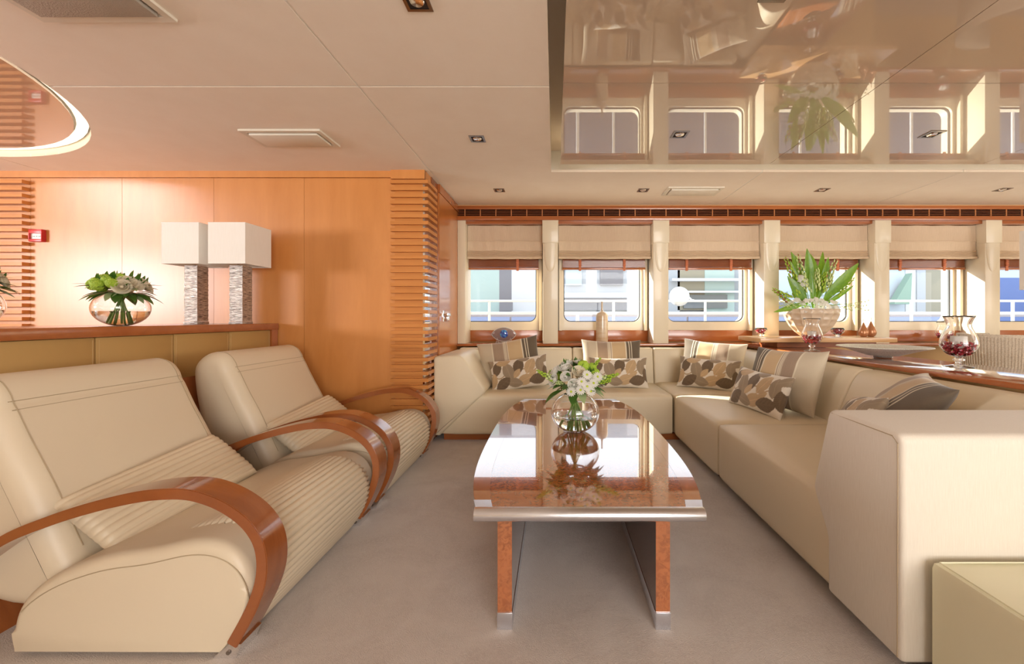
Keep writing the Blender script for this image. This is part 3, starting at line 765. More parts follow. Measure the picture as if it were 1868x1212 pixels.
me_l = pillow_mesh('leaf_cushion', .57, .31, .15, leaf_col)
def pillow(me, name, loc, xd, yd, label, grp, sc_=1):
    o = bpy.data.objects.new(name, me); C.objects.link(o); o.matrix_world = frame(loc, xd, yd) @ Matrix.Scale(sc_, 4); return tag(o, label, 'cushion', grp)
gs, gl_ = 'striped scatter cushions', 'leaf-print scatter cushions'
S_, L_ = 'striped_cushion', 'leaf_cushion'
pillow(me_s, S_, (-.45, 4.10, .655), (1, .10, .16), (-.05, .30, 1), 'brown and tan striped cushion leaning in the left corner of the sofa', gs)
pillow(me_s, S_, (.585, 4.17, .645), (1, 0, -.01), (0, .30, 1), 'brown and tan striped cushion standing below the tall bottle vase', gs)
pillow(me_s, S_, (1.58, 4.08, .640), (-.80, .55, .06), (.2, .26, 1), 'striped cushion standing in the back right corner of the sofa', gs)
pillow(me_s, S_, (1.70, 3.02, .645), (-.30, .95, -.02), (.34, .08, 1), 'large striped cushion with broad cream end, leaning on the right backrest', gs)
pillow(me_s, S_, (1.80, 2.12, .62), (-.55, -.83, .0), (.62, -.36, .72), 'striped cushion half hidden behind the near sofa arm', gs)
pillow(me_l, L_, (-.34, 3.90, .565), (1, .08, .14), (-.08, .32, 1), 'leaf-print cushion in front of the leftmost striped cushion', gl_)
pillow(me_l, L_, (.625, 3.96, .562), (1, 0, 0), (0, .34, 1), 'leaf-print cushion directly behind the coffee table flowers', gl_)
pillow(me_l, L_, (1.475, 3.90, .560), (.80, -.50, -.03), (.12, .34, 1), 'leaf-print cushion in the back right corner of the sofa', gl_)
pillow(me_l, L_, (1.50, 2.98, .560), (.18, -1, -.02), (.38, .05, 1), 'leaf-print cushion in front of the broad cream-ended one on the right', gl_)
pillow(me_l, L_, (1.67, 2.24, .53), (-.42, -.88, .16), (.42, -.2, .9), 'leaf-print cushion mostly hidden behind the near sofa arm', gl_)
# ================================================================ LAMPS
def make_lamp(label):
    t = thing('table_lamp', label, 'lamp', (0, 0, 0), 0, 'square table lamps', local=True)
    bm = BM(); n = 30
    rings = []
    for i in range(n+1):
        z = .02+.43*i/n; a = .05+.0012*math.sin(i*2.3)
        rings.append([Vector((sx*a, sy*a, z)) for sx, sy in ((-1, -1), (1, -1), (1, 1), (-1, 1))])
    ring_skin(bm, rings); fixn(bm); obj('lamp_base', bm, M['silver'], t, 30)
    obj('foot_plate', bx(-.054, .054, -.054, .054, 0, .018, r=.002), M['silver'], t)
    bm = BM(); a, b = .139, .136; z0, z1 = .452, .762
    prev = [[Vector((sx*k, sy*k, z)) for sx, sy in ((-1, -1), (1, -1), (1, 1), (-1, 1))] for k, z in ((a, z0), (a, z1), (b, z1), (b, z0), (a, z0))]
    ring_skin(bm, prev, True, False); bmesh.ops.remove_doubles(bm, verts=bm.verts, dist=1e-5); fixn(bm)
    s = obj('lamp_shade', bm, M['shade'], t, 30)
    for z in (z0+.002, z1-.006): 
        bm = BM()
        for sx in (-1, 1):
            box(bm, sx*a-.001, sx*a+.001, -a, a, z, z+.004); box(bm, -a, a, sx*a-.001, sx*a+.001, z, z+.004)
        obj('shade_trim', bm, M['shade'], s)
    bm = BM(); tube(bm, [(0, 0, .45), (0, 0, .53)], .012); box(bm, -.136, .136, -.003, .003, .74, .745); box(bm, -.003, .003, -.136, .136, .74, .745)
    obj('socket', bm, M['chrome'], t)
    return t
l1 = make_lamp('left of two square-shaded silver table lamps on the half wall'); l1.location = (-2.455-.345, 3.17, 1.053)
l2 = dup(l1, (-2.452, 3.17, 1.053), 0, 'right of two square-shaded silver table lamps on the half wall')
# ================================================================ FLOWERS
def leaf_bm(L, Wd, curl=.3, nseg=7, fold=.25):
    bm = BM(); rows = []
    for i in range(nseg+1):
        t = i/nseg; w_ = Wd*math.sin(PI*min(1, t*.97+.02))**.8*(1-.25*t)
        z = -curl*L*t*t; x = L*t*(1-.2*curl*t)
        rows.append([bm.verts.new((x, s*w_, z+abs(s)*w_*fold)) for s in (-1, 0, 1)])
    for a, b in zip(rows, rows[1:]):
        for j in range(2): bm.faces.new((a[j], a[j+1], b[j+1], b[j]))
    return bm
def rose_bm(R):
    bm = BM()
    for layer, (rr, h, n, op) in enumerate(((.28, .95, 3, .05), (.5, .95, 4, .12), (.75, .85, 5, .25), (1.0, .68, 6, .5))):
        for k in range(n):
            a0 = 2*PI*(k+layer*.37)/n; span = 2*PI/n*.72; g = []
            for i in range(5):
                t = i/4; row = []
                for j in range(6):
                    v = -1+2*j/5; a = a0+v*span; rad = R*rr*(.30+.70*math.sin(t*PI*.55))*(1+op*t*t*.5)
                    z = R*h*(t-.15)*(1-.18*v*v*t)
                    row.append(bm.verts.new((rad*math.cos(a), rad*math.sin(a), z)))
                g.append(row)
            for i in range(4):
                for j in range(5): bm.faces.new((g[i][j], g[i][j+1], g[i+1][j+1], g[i+1][j]))
    bmesh.ops.create_icosphere(bm, subdivisions=2, radius=R*.25, matrix=Matrix.Translation((0, 0, R*.5)))
    return bm
def pom_bm(R):
    bm = BM(); bmesh.ops.create_icosphere(bm, subdivisions=4, radius=R)
    for i, v in enumerate(bm.verts): v.co *= 1+.16*(((i*7919) % 97)/97-.4)
    return bm
def daisy_bm(R, n=14):
    bm = BM()
    for k in range(n):
        a = 2*PI*k/n; c, s = math.cos(a), math.sin(a); g = []
        for i, (t, w_) in enumerate(((.15, .05), (.45, .13), (.8, .15), (1.0, .06))):
            z = .12*R*math.sin(t*3)+.03*R*(k % 2)
            g.append([bm.verts.new((R*(t*c-q*w_*s), R*(t*s+q*w_*c), z)) for q in (-1, 1)])
        for p, q in zip(g, g[1:]): bm.faces.new((p[0], p[1], q[1], q[0]))
    m = Matrix.Translation((0, 0, .12*R)) @ Matrix.Diagonal((1, 1, .5, 1))
    ret = bmesh.ops.create_icosphere(bm, subdivisions=2, radius=R*.24, matrix=m)
    for f in set(f for v in ret['verts'] for f in v.link_faces): f.material_index = 1
    return bm
def spike_bm(L, tip=True):
    """curved flower spike along +x with buds growing smaller towards the tip"""
    bm = BM(); tube(bm, [(0, 0, 0), (L*.5, 0, .02*L), (L, 0, .09*L)], [.003, .0025, .0015], 6)
    n = 26
    for k in range(n):
        t = k/n; a = k*2.4; r = .009*(1-.55*t); rad = .016*(1-.75*t)
        x = L*(.22+.76*t)
        m = Matrix.Translation((x, rad*math.cos(a), rad*math.sin(a)+.09*L*t*t)) @ Matrix.Diagonal((1.5, 1, 1, 1))
        ret = bmesh.ops.create_icosphere(bm, subdivisions=1, radius=r, matrix=m)
        mi = 1 if t < .45 else 2
        for f in set(f for v in ret['verts'] for f in v.link_faces): f.material_index = mi
    return bm
PROTO = {}
def proto_inst(key, maker, mats, parent, mtx, smooth=60, name=None):
    if key not in PROTO:
        o = obj(name or key, maker(), mats, None, smooth); PROTO[key] = o.data
    else:
        o = bpy.data.objects.new(name or key, PROTO[key]); C.objects.link(o)
    o.parent = parent; ROOT[o.name] = wloc(parent); o.matrix_local = mtx; return o
def orient(pos, direction, roll=0, scale=1, axis='Z'):
    q = Vector(direction).to_track_quat(axis, 'Y' if axis != 'Y' else 'Z')
    return Matrix.Translation(Vector(pos)) @ q.to_matrix().to_4x4() @ Matrix.Rotation(roll, 4, axis) @ (Matrix.Diagonal((*scale, 1)) if hasattr(scale, '__len__') else Matrix.Scale(scale, 4))
def bowl_vase(label, loc, R, hole=.35, water=True):
    """squat round glass bowl, radius R, flattened"""
    t = thing('glass_bowl_vase', label, 'vase', loc, group='round glass vases')
    H = R*1.62; c0 = H*.5; nP = 22
    def prof(rr, hh, a0, a1): return [(rr*math.cos(a), c0+hh*math.sin(a)) for a in [a0+(a1-a0)*i/nP for i in range(nP+1)]]
    ab = math.asin(-.97); at = math.acos(hole)*.98
    outer = prof(R, H*.515, ab, at); inner = prof(R-.0035, H*.515-.004, ab+.02, at)
    P = [(0, outer[0][1])]+outer+list(reversed(inner))+[(0, inner[0][1]+.002)]
    bm = BM(); lathe(bm, P, loc, 48, caps=False); fixn(bm); obj('bowl', bm, M['glass'], t, 180)
    wp = [(0, inner[0][1]+.0035)]+[(r-.0015, z) for r, z in inner if z < c0-.08*H]; wp.append((0, wp[-1][1]))
    bm = BM(); lathe(bm, wp, loc, 48, caps=False); fixn(bm); obj('water', bm, M['water'], t, 60)
    return t, H
def stems(par, loc, R, H, n=14, seed=1):
    rnd = random.Random(seed)
    for k in range(n):
        a = 2*PI*k/n+rnd.uniform(-.2, .2); rb = R*rnd.uniform(.3, .62); rt = R*rnd.uniform(.02, .18)
        bm = BM(); tube(bm, [(loc[0]+rb*math.cos(a), loc[1]+rb*math.sin(a), loc[2]+H*(.10+.16*(rb/R)**2)), (loc[0]+.5*rb*math.cos(a), loc[1]+.5*rb*math.sin(a), loc[2]+H*.45), (loc[0]-rt*math.cos(a), loc[1]-rt*math.sin(a), loc[2]+H*.95)], .0042, 6)
        obj('stem', bm, M['stem'], par)
def dome(n, R, Hh, seed, ph=0):
    """positions on an ellipsoidal dome, with outward normals"""
    rnd = random.Random(seed); out = []
    for k in range(n):
        c = 1-(k+.5)/n*.93; a = k*2.39996+ph; s = math.sqrt(1-c*c)
        d = Vector((s*math.cos(a), s*math.sin(a), c)); out.append((Vector((d.x*R, d.y*R, d.z*Hh)), (d+Vector((0, 0, .15))).normalized()))
    return out
def bouquet(label, loc, R, H, kinds, zc, dR, dH, seed=3, nleaf=20, spikes=True, dais=True):
    t = thing('flower_bouquet', label, 'flowers', loc, group='flower bouquets')
    stems(t, loc, R, H, 14, seed); rnd = random.Random(seed)
    pts = dome(len(kinds), dR, dH, seed, .6)
    for (p, d), kd in zip(pts, kinds):
        q = p+Vector((0, 0, zc)); rl = rnd.uniform(0, 6)
        if kd == 'r': proto_inst('rose', lambda: rose_bm(.036), M['petal'], t, orient(q-d*.02, d, rl, rnd.uniform(.72, .95)))
        if kd == 'c': proto_inst('cream_rose', lambda: rose_bm(.036), M['rose'], t, orient(q-d*.02, d, rl, rnd.uniform(.75, 1.0)))
        if kd == 'g': proto_inst('green_carnation', lambda: pom_bm(.03), M['lime'], t, orient(q-d*.01, d, rl, rnd.uniform(.85, 1.05)), 0)
        if kd == 'd': proto_inst('daisy', lambda: daisy_bm(.026), [M['petal'], M['yellow']], t, orient(q+d*.012, d, rl, rnd.uniform(.9, 1.1)))
    for k in range(nleaf):
        a = 2*PI*k/nleaf+rnd.uniform(-.15, .15); up = rnd.uniform(-.32, .25)
        d = Vector((math.cos(a), math.sin(a), up)); q = Vector((0, 0, zc-.012))+d*dR*rnd.uniform(.35, .55)
        mtx = frame(q, d, Vector((-math.sin(a), math.cos(a), 0)))
        key = 'leaf' if k % 3 else 'pale_leaf'
        proto_inst(key, lambda: leaf_bm(.105, .024, .25), M['green'] if k % 3 else M['sgreen'], t, mtx @ Matrix.Scale(rnd.uniform(.85, 1.3), 4), 180, 'leaf')
    for k in range(int(nleaf*1.6)):
        p, d = pts[k % len(pts)]; a = rnd.uniform(0, 6.28)
        q = p*.72+Vector((0, 0, zc)); dd = (d+Vector((math.cos(a), math.sin(a), .1))*.8).normalized()
        proto_inst('leaf', None, None, t, frame(q, dd, dd.cross(Vector((.1, .2, 1)))) @ Matrix.Scale(rnd.uniform(.45, .7), 4), 180, 'leaf')
    return t, rnd
TV = (.117, 2.32, .4505)
v1, Hv = bowl_vase('round glass vase of water on the coffee table', TV, .138)
bq1, rnd = bouquet('white rose and daisy bouquet in the vase on the coffee table', TV, .138, Hv, 'rrgrrgrcrrgrrrgrcrrgrr', .275, .158, .128, 5, 30)
# front cluster of daisies facing the room, spikes left and right
for i, (x, z, y) in enumerate(((.025, .31, -.165), (.055, .345, -.155), (.09, .30, -.155), (.055, .285, -.172), (.02, .265, -.165), (.075, .258, -.165), (.115, .33, -.125), (-.03, .255, -.16))):
    proto_inst('daisy', lambda: daisy_bm(.026), [M['petal'], M['yellow']], bq1, orient((x, y, z), (x*1.5, -.9, .45), i, 1.05))
for i, (p, d, s) in enumerate((((-.09, -.03, .29), (-1, -.25, .42), 1.0), ((.09, -.02, .29), (1, -.25, .22), 1.1), ((.06, 0, .33), (.85, 0, .75), .85), ((.07, -.05, .29), (1, -.4, .02), .9), ((-.06, -.05, .28), (-.9, -.5, .2), .7))):
    proto_inst('flower_spike', lambda: spike_bm(.15), [M['stem'], M['bud'], M['lime']], bq1, frame(p, d, Vector(d).cross(Vector((0, .1, -1)))) @ Matrix.Scale(s, 4))
LV = (-2.52, 2.36, 1.0535)
v2, H2 = bowl_vase('round glass vase of water at the middle of the half wall ledge', LV, .125)
bq2, _ = bouquet('cream rose and green carnation bouquet in the vase left of the lamps', LV, .125, H2, 'cggcgccgcgcggccgcgccgcgc', .215, .128, .072, 9, 26)
LV2 = (-2.775, 1.90, 1.0535)
v3, H3 = bowl_vase('round glass vase cut off by the left picture edge', LV2, .125)
bq3, _ = bouquet('bouquet of which only a few leaves show at the left picture edge', LV2, .125, H3, 'cggcgccgcgcggccgcgccgcgc', .215, .128, .072, 12, 26)
for bq, sd in ((bq2, 2), (bq3, 4)):
    r_ = random.Random(sd)
    for k in range(6):
        a = (0.1, .35, 2.9, 3.2, -.5, 3.7)[k]; d = Vector((math.cos(a), math.sin(a), .12))
        proto_inst('wispy_leaf', lambda: leaf_bm(.13, .008, .1), M['sgreen'], bq, frame(Vector((0, 0, .225))+d*.07, d, Vector((-math.sin(a), math.cos(a), 0))), 180)
# ---- big planter on the display shelf
PL = (2.685, 4.25, .9005)
pt_ = thing('dimpled_planter', 'large beige ceramic bowl planter with a dimpled grid surface on the display shelf', 'planter', PL)
prof = [(.07, 0), (.105, .010), (.182, .075), (.236, .15), (.268, .225), (.281, .29)]
pr = catmull([Vector(p) for p in prof], 8); n = 144; rings = []
for i, p in enumerate(pr):
    t = i/len(pr); row = []
    for k in range(n):
        a = 2*PI*k/n; uu = (a*16/(2*PI)+.5*(int(t*6) % 2)*0) % 1; vv = (t*6) % 1
        dn = -.022*(math.sin(PI*uu)*math.sin(PI*vv))**.6
        row.append(Vector((PL[0]+(p.x+dn)*math.cos(a), PL[1]+(p.x+dn)*math.sin(a)*.72, PL[2]+p.y)))
    rings.append(row)
rings.append([Vector((PL[0]+.268*math.cos(2*PI*k/n), PL[1]+.268*math.sin(2*PI*k/n)*.72, PL[2]+.288)) for k in range(n)])
rings.append([Vector((PL[0]+.22*math.cos(2*PI*k/n), PL[1]+.22*math.sin(2*PI*k/n)*.72, PL[2]+.20)) for k in range(n)])
bm = BM(); ring_skin(bm, rings); fixn(bm); obj('bowl', bm, M['ceramic'], pt_, 60)
fa = thing('flower_arrangement', 'tall arrangement of broad green leaves, green spikes and white orchids in the dimpled planter', 'flowers', (PL[0], PL[1], PL[2]+.2))
def big_leaf(base, tip, wd, curl=.15, m='lgreen'):
    b, t_ = Vector(base), Vector(tip); d = t_-b; L = d.length
    key = 'broad_leaf'
    side_ = d.cross(Vector((.15, 1, .1))).normalized()
    mtx = frame(b, d, side_)
    proto_inst(key, lambda: leaf_bm(1.0, .17, .12, 12, .22), M['lgreen'], fa, mtx @ Matrix.Diagonal((L*1.05, wd/.17*.85, L, 1)), 180, 'broad_leaf')
# (x, z) targets relative to the planter centre on the shelf: tips and bases
for bx_, by_, bz, tx, ty, tz, wd in ((-.06, 0, .10, -.22, -.05, .58, .055), (-.08, 0, .35, -.20, -.02, .68, .055), (-.02, .0, .30, -.07, -.08, .70, .06), (.03, 0, .40, .01, .02, .68, .065), (.05, 0, .28, .17, .03, .70, .05), (.08, 0, .20, .17, -.05, .62, .055),
                                (.10, -.05, .20, .47, -.08, .56, .075), (-.10, -.05, .15, -.42, -.12, .06, .04), (-.08, -.06, .13, -.27, -.08, .42, .07), (-.02, -.05, .1, -.05, -.1, .50, .035), (.08, 0, .12, .30, .05, .30, .035), (.1, 0, .12, .48, 0, .34, .03), (.02, 0, .1, .10, .05, .46, .05), (-.05, .05, .15, -.13, .08, .55, .05)):
    big_leaf((bx_, by_, bz), (tx, ty, tz), wd)
for k, (x, y, z, tx, tz) in enumerate(((-.05, 0, .1, -.29, .63), (-.02, 0, .1, -.16, .67), (-.08, 0, .1, -.42, .30), (.02, -.02, .1, .05, .52), (.04, 0, .1, .13, .48), (.05, 0, .12, .25, .62), (.08, 0, .1, .43, .42), (-.03, -.04, .1, -.10, .45), (-.1, -.03, .1, -.22, .38), (.1, 0, .1, .20, .45))):
    d = Vector((tx-x, -.03-y, tz-z)); L = d.length
    bm = BM(); tube(bm, [(0, 0, 0), (L*.5, 0, 0), (L*.85, 0, 0)], .004, 6)
    for q in range(34):
        t = .48+.52*q/34; a = q*2.4; rr = .030*(1.25-t)*1.6
        mm = Matrix.Translation((L*t, rr*math.cos(a), rr*math.sin(a))) @ Matrix.Diagonal((1.7, .8, .8, 1))
        ret = bmesh.ops.create_icosphere(bm, subdivisions=1, radius=.0165*(1.45-t), matrix=mm)
        mi = 2 if (k in (0, 1, 2, 5) and q % 4 == 0) else 1
        for f in set(f for v in ret['verts'] for f in v.link_faces): f.material_index = mi
    bm.transform(frame((x, y, z), d, d.cross(Vector((0, 1, 0))))); off = Vector(fa.location)
    bmesh.ops.translate(bm, verts=bm.verts, vec=off)
    obj('flower_spike', bm, [M['stem'], M['bud'] if k % 2 else M['lime'], M['bronze']], fa, 60)
r_ = random.Random(11)
def orchid_bm():
    bm = BM()
    for k in range(5):
        l = leaf_bm(.034, .015, .2, 4, .15); l.transform(Matrix.Rotation(2*PI*k/5, 4, 'Z')); me = bpy.data.meshes.new('x'); l.to_mesh(me); l.free(); bm.from_mesh(me); bpy.data.meshes.remove(me)
    return bm
for k in range(64):
    a = r_.uniform(-PI, .15); rad = r_.uniform(.08, .27)
    x = rad*math.cos(a)*1.05; y = rad*math.sin(a)*.62; z = .10+r_.uniform(-.02, .10)-.05*abs(x)
    if k > 54: x, y, z = -.12+r_.uniform(-.05, .05), -.05, .36+r_.uniform(-.05, .09)
    d = Vector((x*.8, -.8, .5+r_.uniform(-.3, .3)))
    proto_inst('orchid_flower', orchid_bm, M['petal'], fa, orient((x, y, z), d, r_.uniform(0, 6), r_.uniform(.8, 1.2)), 180)
for k in range(7):
    a = (-.1, -.3, .1, 3.3, 3.0, -.6, -2.5)[k]
    bm = BM(); L = .28 if k < 3 else .16
    P0 = Vector((PL[0], PL[1]-.05, PL[2]+.31)); e = P0+Vector((math.cos(a)*.28, -.06, 0)); e2 = e+Vector((math.cos(a)*L*.8, -.02, .06-.05*(k % 3)))
    tube(bm, [P0, e+Vector((0, 0, .03)), e2], .002, 5)
    for q in range(8):
        p = e.lerp(e2, q/7); ret = bmesh.ops.create_icosphere(bm, subdivisions=1, radius=.007, matrix=Matrix.Translation(p+Vector((0, 0, .008*(q % 2)))))
        for f in set(f for v in ret['verts'] for f in v.link_faces): f.material_index = 1
    obj('bud_spray', bm, [M['stem'], M['bud']], fa)
# ================================================================ HURRICANE GLASSES + small bowls
def gems(loc, r0, r1, z0, z1, n, par, seed=1, size=.008):
    rnd = random.Random(seed); bm = BM()
    for k in range(n):
        z = rnd.uniform(z0, z1); t = (z-z0)/(z1-z0); R_ = r0+(r1-r0)*math.sin(t*PI/2); a = rnd.uniform(0, 2*PI); rr = R_*math.sqrt(rnd.random())
        m = Matrix.Translation((loc[0]+rr*math.cos(a), loc[1]+rr*math.sin(a), loc[2]+z)) @ Euler((rnd.uniform(0, 3), rnd.uniform(0, 3), 0)).to_matrix().to_4x4() @ Matrix.Diagonal((1.3, 1, .6, 1))
        bmesh.ops.create_icosphere(bm, subdivisions=1, radius=size, matrix=m)
    o = obj('red_petals', bm, M['red_glass'], par, 0); o['kind'] = 'stuff'; return o
def hurricane(label, loc, s):
    t = thing('hurricane_glass', label, 'candle holder', loc, group='hurricane candle glasses')
    out = [(.0, 0), (.062, .0), (.064, .004), (.02, .014), (.016, .03), (.028, .042), (.016, .052), (.022, .06), (.055, .075), (.083, .115), (.086, .15), (.070, .20), (.056, .235), (.057, .262), (.073, .30)]
    inn = [(.070, .30), (.0535, .262), (.0525, .235), (.0665, .20), (.0825, .15), (.0795, .115), (.053, .079), (.0, .066)]
    P = [(p.x, max(0, p.y)) for p in catmull([Vector(q) for q in out], 3)]+[(max(0, p.x), p.y) for p in catmull([Vector(q) for q in inn], 3)]
    P = [(r*s, z*s) for r, z in P]
    bm = BM(); lathe(bm, P, loc, 40, caps=False); fixn(bm); obj('glass', bm, M['glass'], t, 180)
    gems(loc, .045*s, .074*s, .076*s, .142*s, 260, t, 3, .0085*s)
    bm = BM(); lathe(bm, [(0, .112*s), (.036*s, .112*s), (.037*s, .116*s), (.037*s, .178*s), (.034*s, .181*s), (.005*s, .177*s)], loc, 24); obj('candle', bm, M['wax'], t, 40)
    bm = BM(); tube(bm, [(loc[0], loc[1], loc[2]+.175*s), (loc[0]+.001, loc[1], loc[2]+.19*s)], .0012, 5); obj('wick', bm, M['void'], t)
    return t
hurricane('smaller footed hurricane glass with candle and red petals, left of the platter', (2.345, 3.70, .8005), .98)
hurricane('big footed hurricane glass with candle and red petals, right of the platter', (2.465, 2.475, .8005), 1.04)
hurricane('footed hurricane glass on the window sill behind the big one', (4.40, 4.60, .8125), .8)
def small_bowl(label, loc):
    t = thing('glass_bowl', label, 'bowl', loc, group='small glass bowls')
    P = [(0, 0), (.026, 0), (.027, .004), (.014, .012), (.03, .02), (.054, .04), (.063, .066), (.059, .09), (.056, .09), (.060, .066), (.051, .043), (.028, .025), (0, .022)]
    bm = BM(); lathe(bm, P, loc, 32, caps=False); fixn(bm); obj('bowl', bm, M['glass'], t, 180)
    gems(loc, .025, .052, .03, .072, 60, t, 5, .009); return t
small_bowl('small glass bowl of red petals left of the dimpled planter', (2.235, 4.40, .9005))
small_bowl('small glass bowl of red petals right of the dimpled planter', (3.02, 4.33, .9005))
# ---- pears
def pear(label, loc, s, tilt):
    prof = [(0, 0), (.02, .0), (.034, .018), (.037, .04), (.030, .065), (.017, .09), (.009, .11), (.004, .122), (0, .124)]
    P = [(max(0, p.x)*s, p.y*s) for p in catmull([Vector(q) for q in prof], 4)]
    t = thing('pear_ornament', label, 'ornament', loc, group='pear ornaments')
    bm = BM(); lathe(bm, P, loc, 24, caps=False); fixn(bm); obj('pear', bm, M['pear'], t, 180)
    bm = BM(); tube(bm, [(loc[0], loc[1], loc[2]+.12*s), (loc[0]+.004*tilt, loc[1], loc[2]+.155*s)], .0025, 6); obj('stem', bm, M['pear'], t)
pear('copper pear ornament at the end of the display shelf, left of the pair', (3.25, 4.27, .9005), 1.2, -1)
pear('copper pear ornament at the end of the display shelf, right of the pair', (3.36, 4.31, .9005), 1.3, 1)
# ---- platter
PT = (2.465, 3.05, .8005)
pl = thing('platter', 'wide shallow silvery platter with beaded rim on the counter', 'platter', PT)
P = [(0, .018), (.10, .018), (.105, .02), (.15, .035), (.22, .060), (.285, .078), (.292, .082), (.288, .086), (.24, .076), (.15, .050), (0, .034)]
bm = BM(); lathe(bm, P, PT, 64, caps=False); fixn(bm); obj('dish', bm, M['platter'], pl, 50)
bm = BM(); lathe(bm, [(0, .0), (.055, 0), (.06, .004), (.052, .018), (0, .019)], PT, 32, caps=False); fixn(bm); obj('foot', bm, M['chrome'], pl, 50)
# ---- bottle vase + eye ornament on the sill
BV = (.535, 4.60, .8125)
P = [(0, 0), (.064, 0), (.066, .006), (.068, .03), (.068, .30), (.066, .32), (.058, .338), (.042, .352), (.02, .362), (.012, .372), (.009, .39), (.009, .465), (.012, .47), (.0, .47)]
one('bottle_vase', fixn(lathe(BM(), P, BV, 40, caps=False)), M['vase'], 'tall beige glazed bottle vase with a thin neck on the window sill', 'vase', BV, smooth=40)
EY = (-.575, 4.60, .8125)
eo = thing('eye_ornament', 'glass eye-shaped ornament with a blue centre on a wire stand on the window sill', 'ornament', EY)
bm = BM(); pts = [(EY[0]+.138*u, EY[2]+.10+.078*v) for u, v in [(math.cos(a)*1.0, math.sin(a)*abs(math.sin(a))**.35) for a in [2*PI*k/36 for k in range(36)]]]
prism(bm, pts, 'y', EY[1]-.012, EY[1]+.012, .006, 3); obj('glass_eye', bm, M['smoke'], eo, 60)
bm = BM(); bmesh.ops.create_uvsphere(bm, u_segments=24, v_segments=16, radius=.048, matrix=Matrix.Translation((EY[0], EY[1]-.004, EY[2]+.105)) @ Matrix.Diagonal((1, .45, 1, 1))); obj('blue_centre', bm, M['blue_orb'], eo, 180)
bm = BM(); q = pts+[pts[0]]; tube(bm, [(x, EY[1]-.013, z) for x, z in q], .003, 6)
obj('glass_rim', bm, M['petal'], eo)
bm = BM()
for s in (-1, 1):
    for f in (-.03, .03):
        tube(bm, [(EY[0]+s*.09, EY[1]+f, EY[2]+.0), (EY[0]+s*.075, EY[1]+f*.7, EY[2]+.06), (EY[0]+s*.06, EY[1]+f, EY[2])], .002, 5)
tube(bm, [(EY[0]-.09, EY[1], EY[2]+.015), (EY[0]+.09, EY[1], EY[2]+.015)], .002, 5); obj('wire_stand', bm, M['petal'], eo)
# ---- fire call point
FA = (-4.392, YF, 1.797)
fa_ = thing('fire_call_point', 'small red fire alarm call point on the wood wall', 'alarm', FA)
x, z = FA[0], FA[2]
bm = BM(); box(bm, x-.056, x+.056, YF-.034, YF, z+.018, z+.052, r=.003); box(bm, x-.056, x+.056, YF-.034, YF, z-.052, z-.030, r=.003); box(bm, x-.056, x-.050, YF-.034, YF, z-.03, z+.018); box(bm, x+.050, x+.056, YF-.034, YF, z-.03, z+.018)
obj('housing', bm, M['red'], fa_)
obj('glass_plate', bx(x-.05, x+.05, YF-.02, YF-.002, z-.03, z+.018), M['white'], fa_)
bm = BM(); box(bm, x-.034, x-.014, YF-.0215, YF-.02, z-.008, z-.005); box(bm, x+.014, x+.034, YF-.0215, YF-.02, z-.008, z-.005); box(bm, x-.003, x+.003, YF-.0215, YF-.02, z-.009, z-.003)
obj('marking', bm, M['void'], fa_, 0)
# ================================================================ CEILING FITTINGS
def vent(x0, x1, y0, y1, label):
    t = thing('ceiling_vent', label, 'vent', ((x0+x1)/2, (y0+y1)/2, HC), group='ceiling vents')
    bm = BM(); b = .030
    for a in ((x0, x1, y0, y0+b), (x0, x1, y1-b, y1), (x0, x0+b, y0+b, y1-b), (x1-b, x1, y0+b, y1-b)): box(bm, *a, HC-.012, HC)
    obj('frame', bm, M['vent'], t)
    obj('grille', bx(x0+b+.012, x1-b-.012, y0+b+.012, y1-b-.012, HC-.022, HC-.001, r=.002), M['vent_mesh'] if y0 < 2 else M['vent'], t)
vent(-2.14, -1.58, 1.35, 1.70, 'ceiling vent with mesh grille at the top left')
vent(-2.10, -1.557, 2.685, 2.946, 'ceiling vent above the table lamps')
vent(1.085, 1.62, 3.864, 4.12, 'ceiling vent nearest the windows')
def downlight(x, y, z, label):
    t = thing('downlight', label, 'light', (x, y, z), group='square downlights')
    s = .052; bm = BM(); b = .014
    for a in ((-s, s, -s, -s+b), (-s, s, s-b, s), (-s, -s+b, -s+b, s-b), (s-b, s, -s+b, s-b)): box(bm, x+a[0], x+a[1], y+a[2], y+a[3], z-.004, z+.0)
    obj('bezel', bm, M['dark_chrome'], t)
    obj('recess', bx(x-s+b, x+s-b, y-s+b, y+s-b, z-.0015, z-.0005), M['void'], t)
    bm = BM(); lathe(bm, [(.012, -.003), (.026, -.006), (.030, -.002)], (x, y, z), 20); obj('lamp', bm, M['chrome'], t, 50)
for x, y, z, l in ((-.545, 1.60, HC, 'square downlight at the top edge, left of the glossy ceiling'), (-.54, 2.83, HC, 'square downlight midway between camera and windows in the matt ceiling'), (-.542, 3.97, HC, 'downlight near the windows, closest to the wood side wall'), (.864, 3.97, HC, 'downlight near the windows, just left of the vent'), (2.61, 3.96, HC, 'downlight near the windows, above the leafy arrangement'), (4.36, 3.95, HC, 'downlight near the windows at the far right'),
                   (.834, 2.706, 2.325, 'left of two downlights in the glossy ceiling over the sofa'), (2.516, 2.706, 2.325, 'right of two downlights in the glossy ceiling over the sofa'), (.836, 1.52, 2.325, 'downlight in the glossy ceiling cut by the top edge')):
    downlight(x, y, z, l)
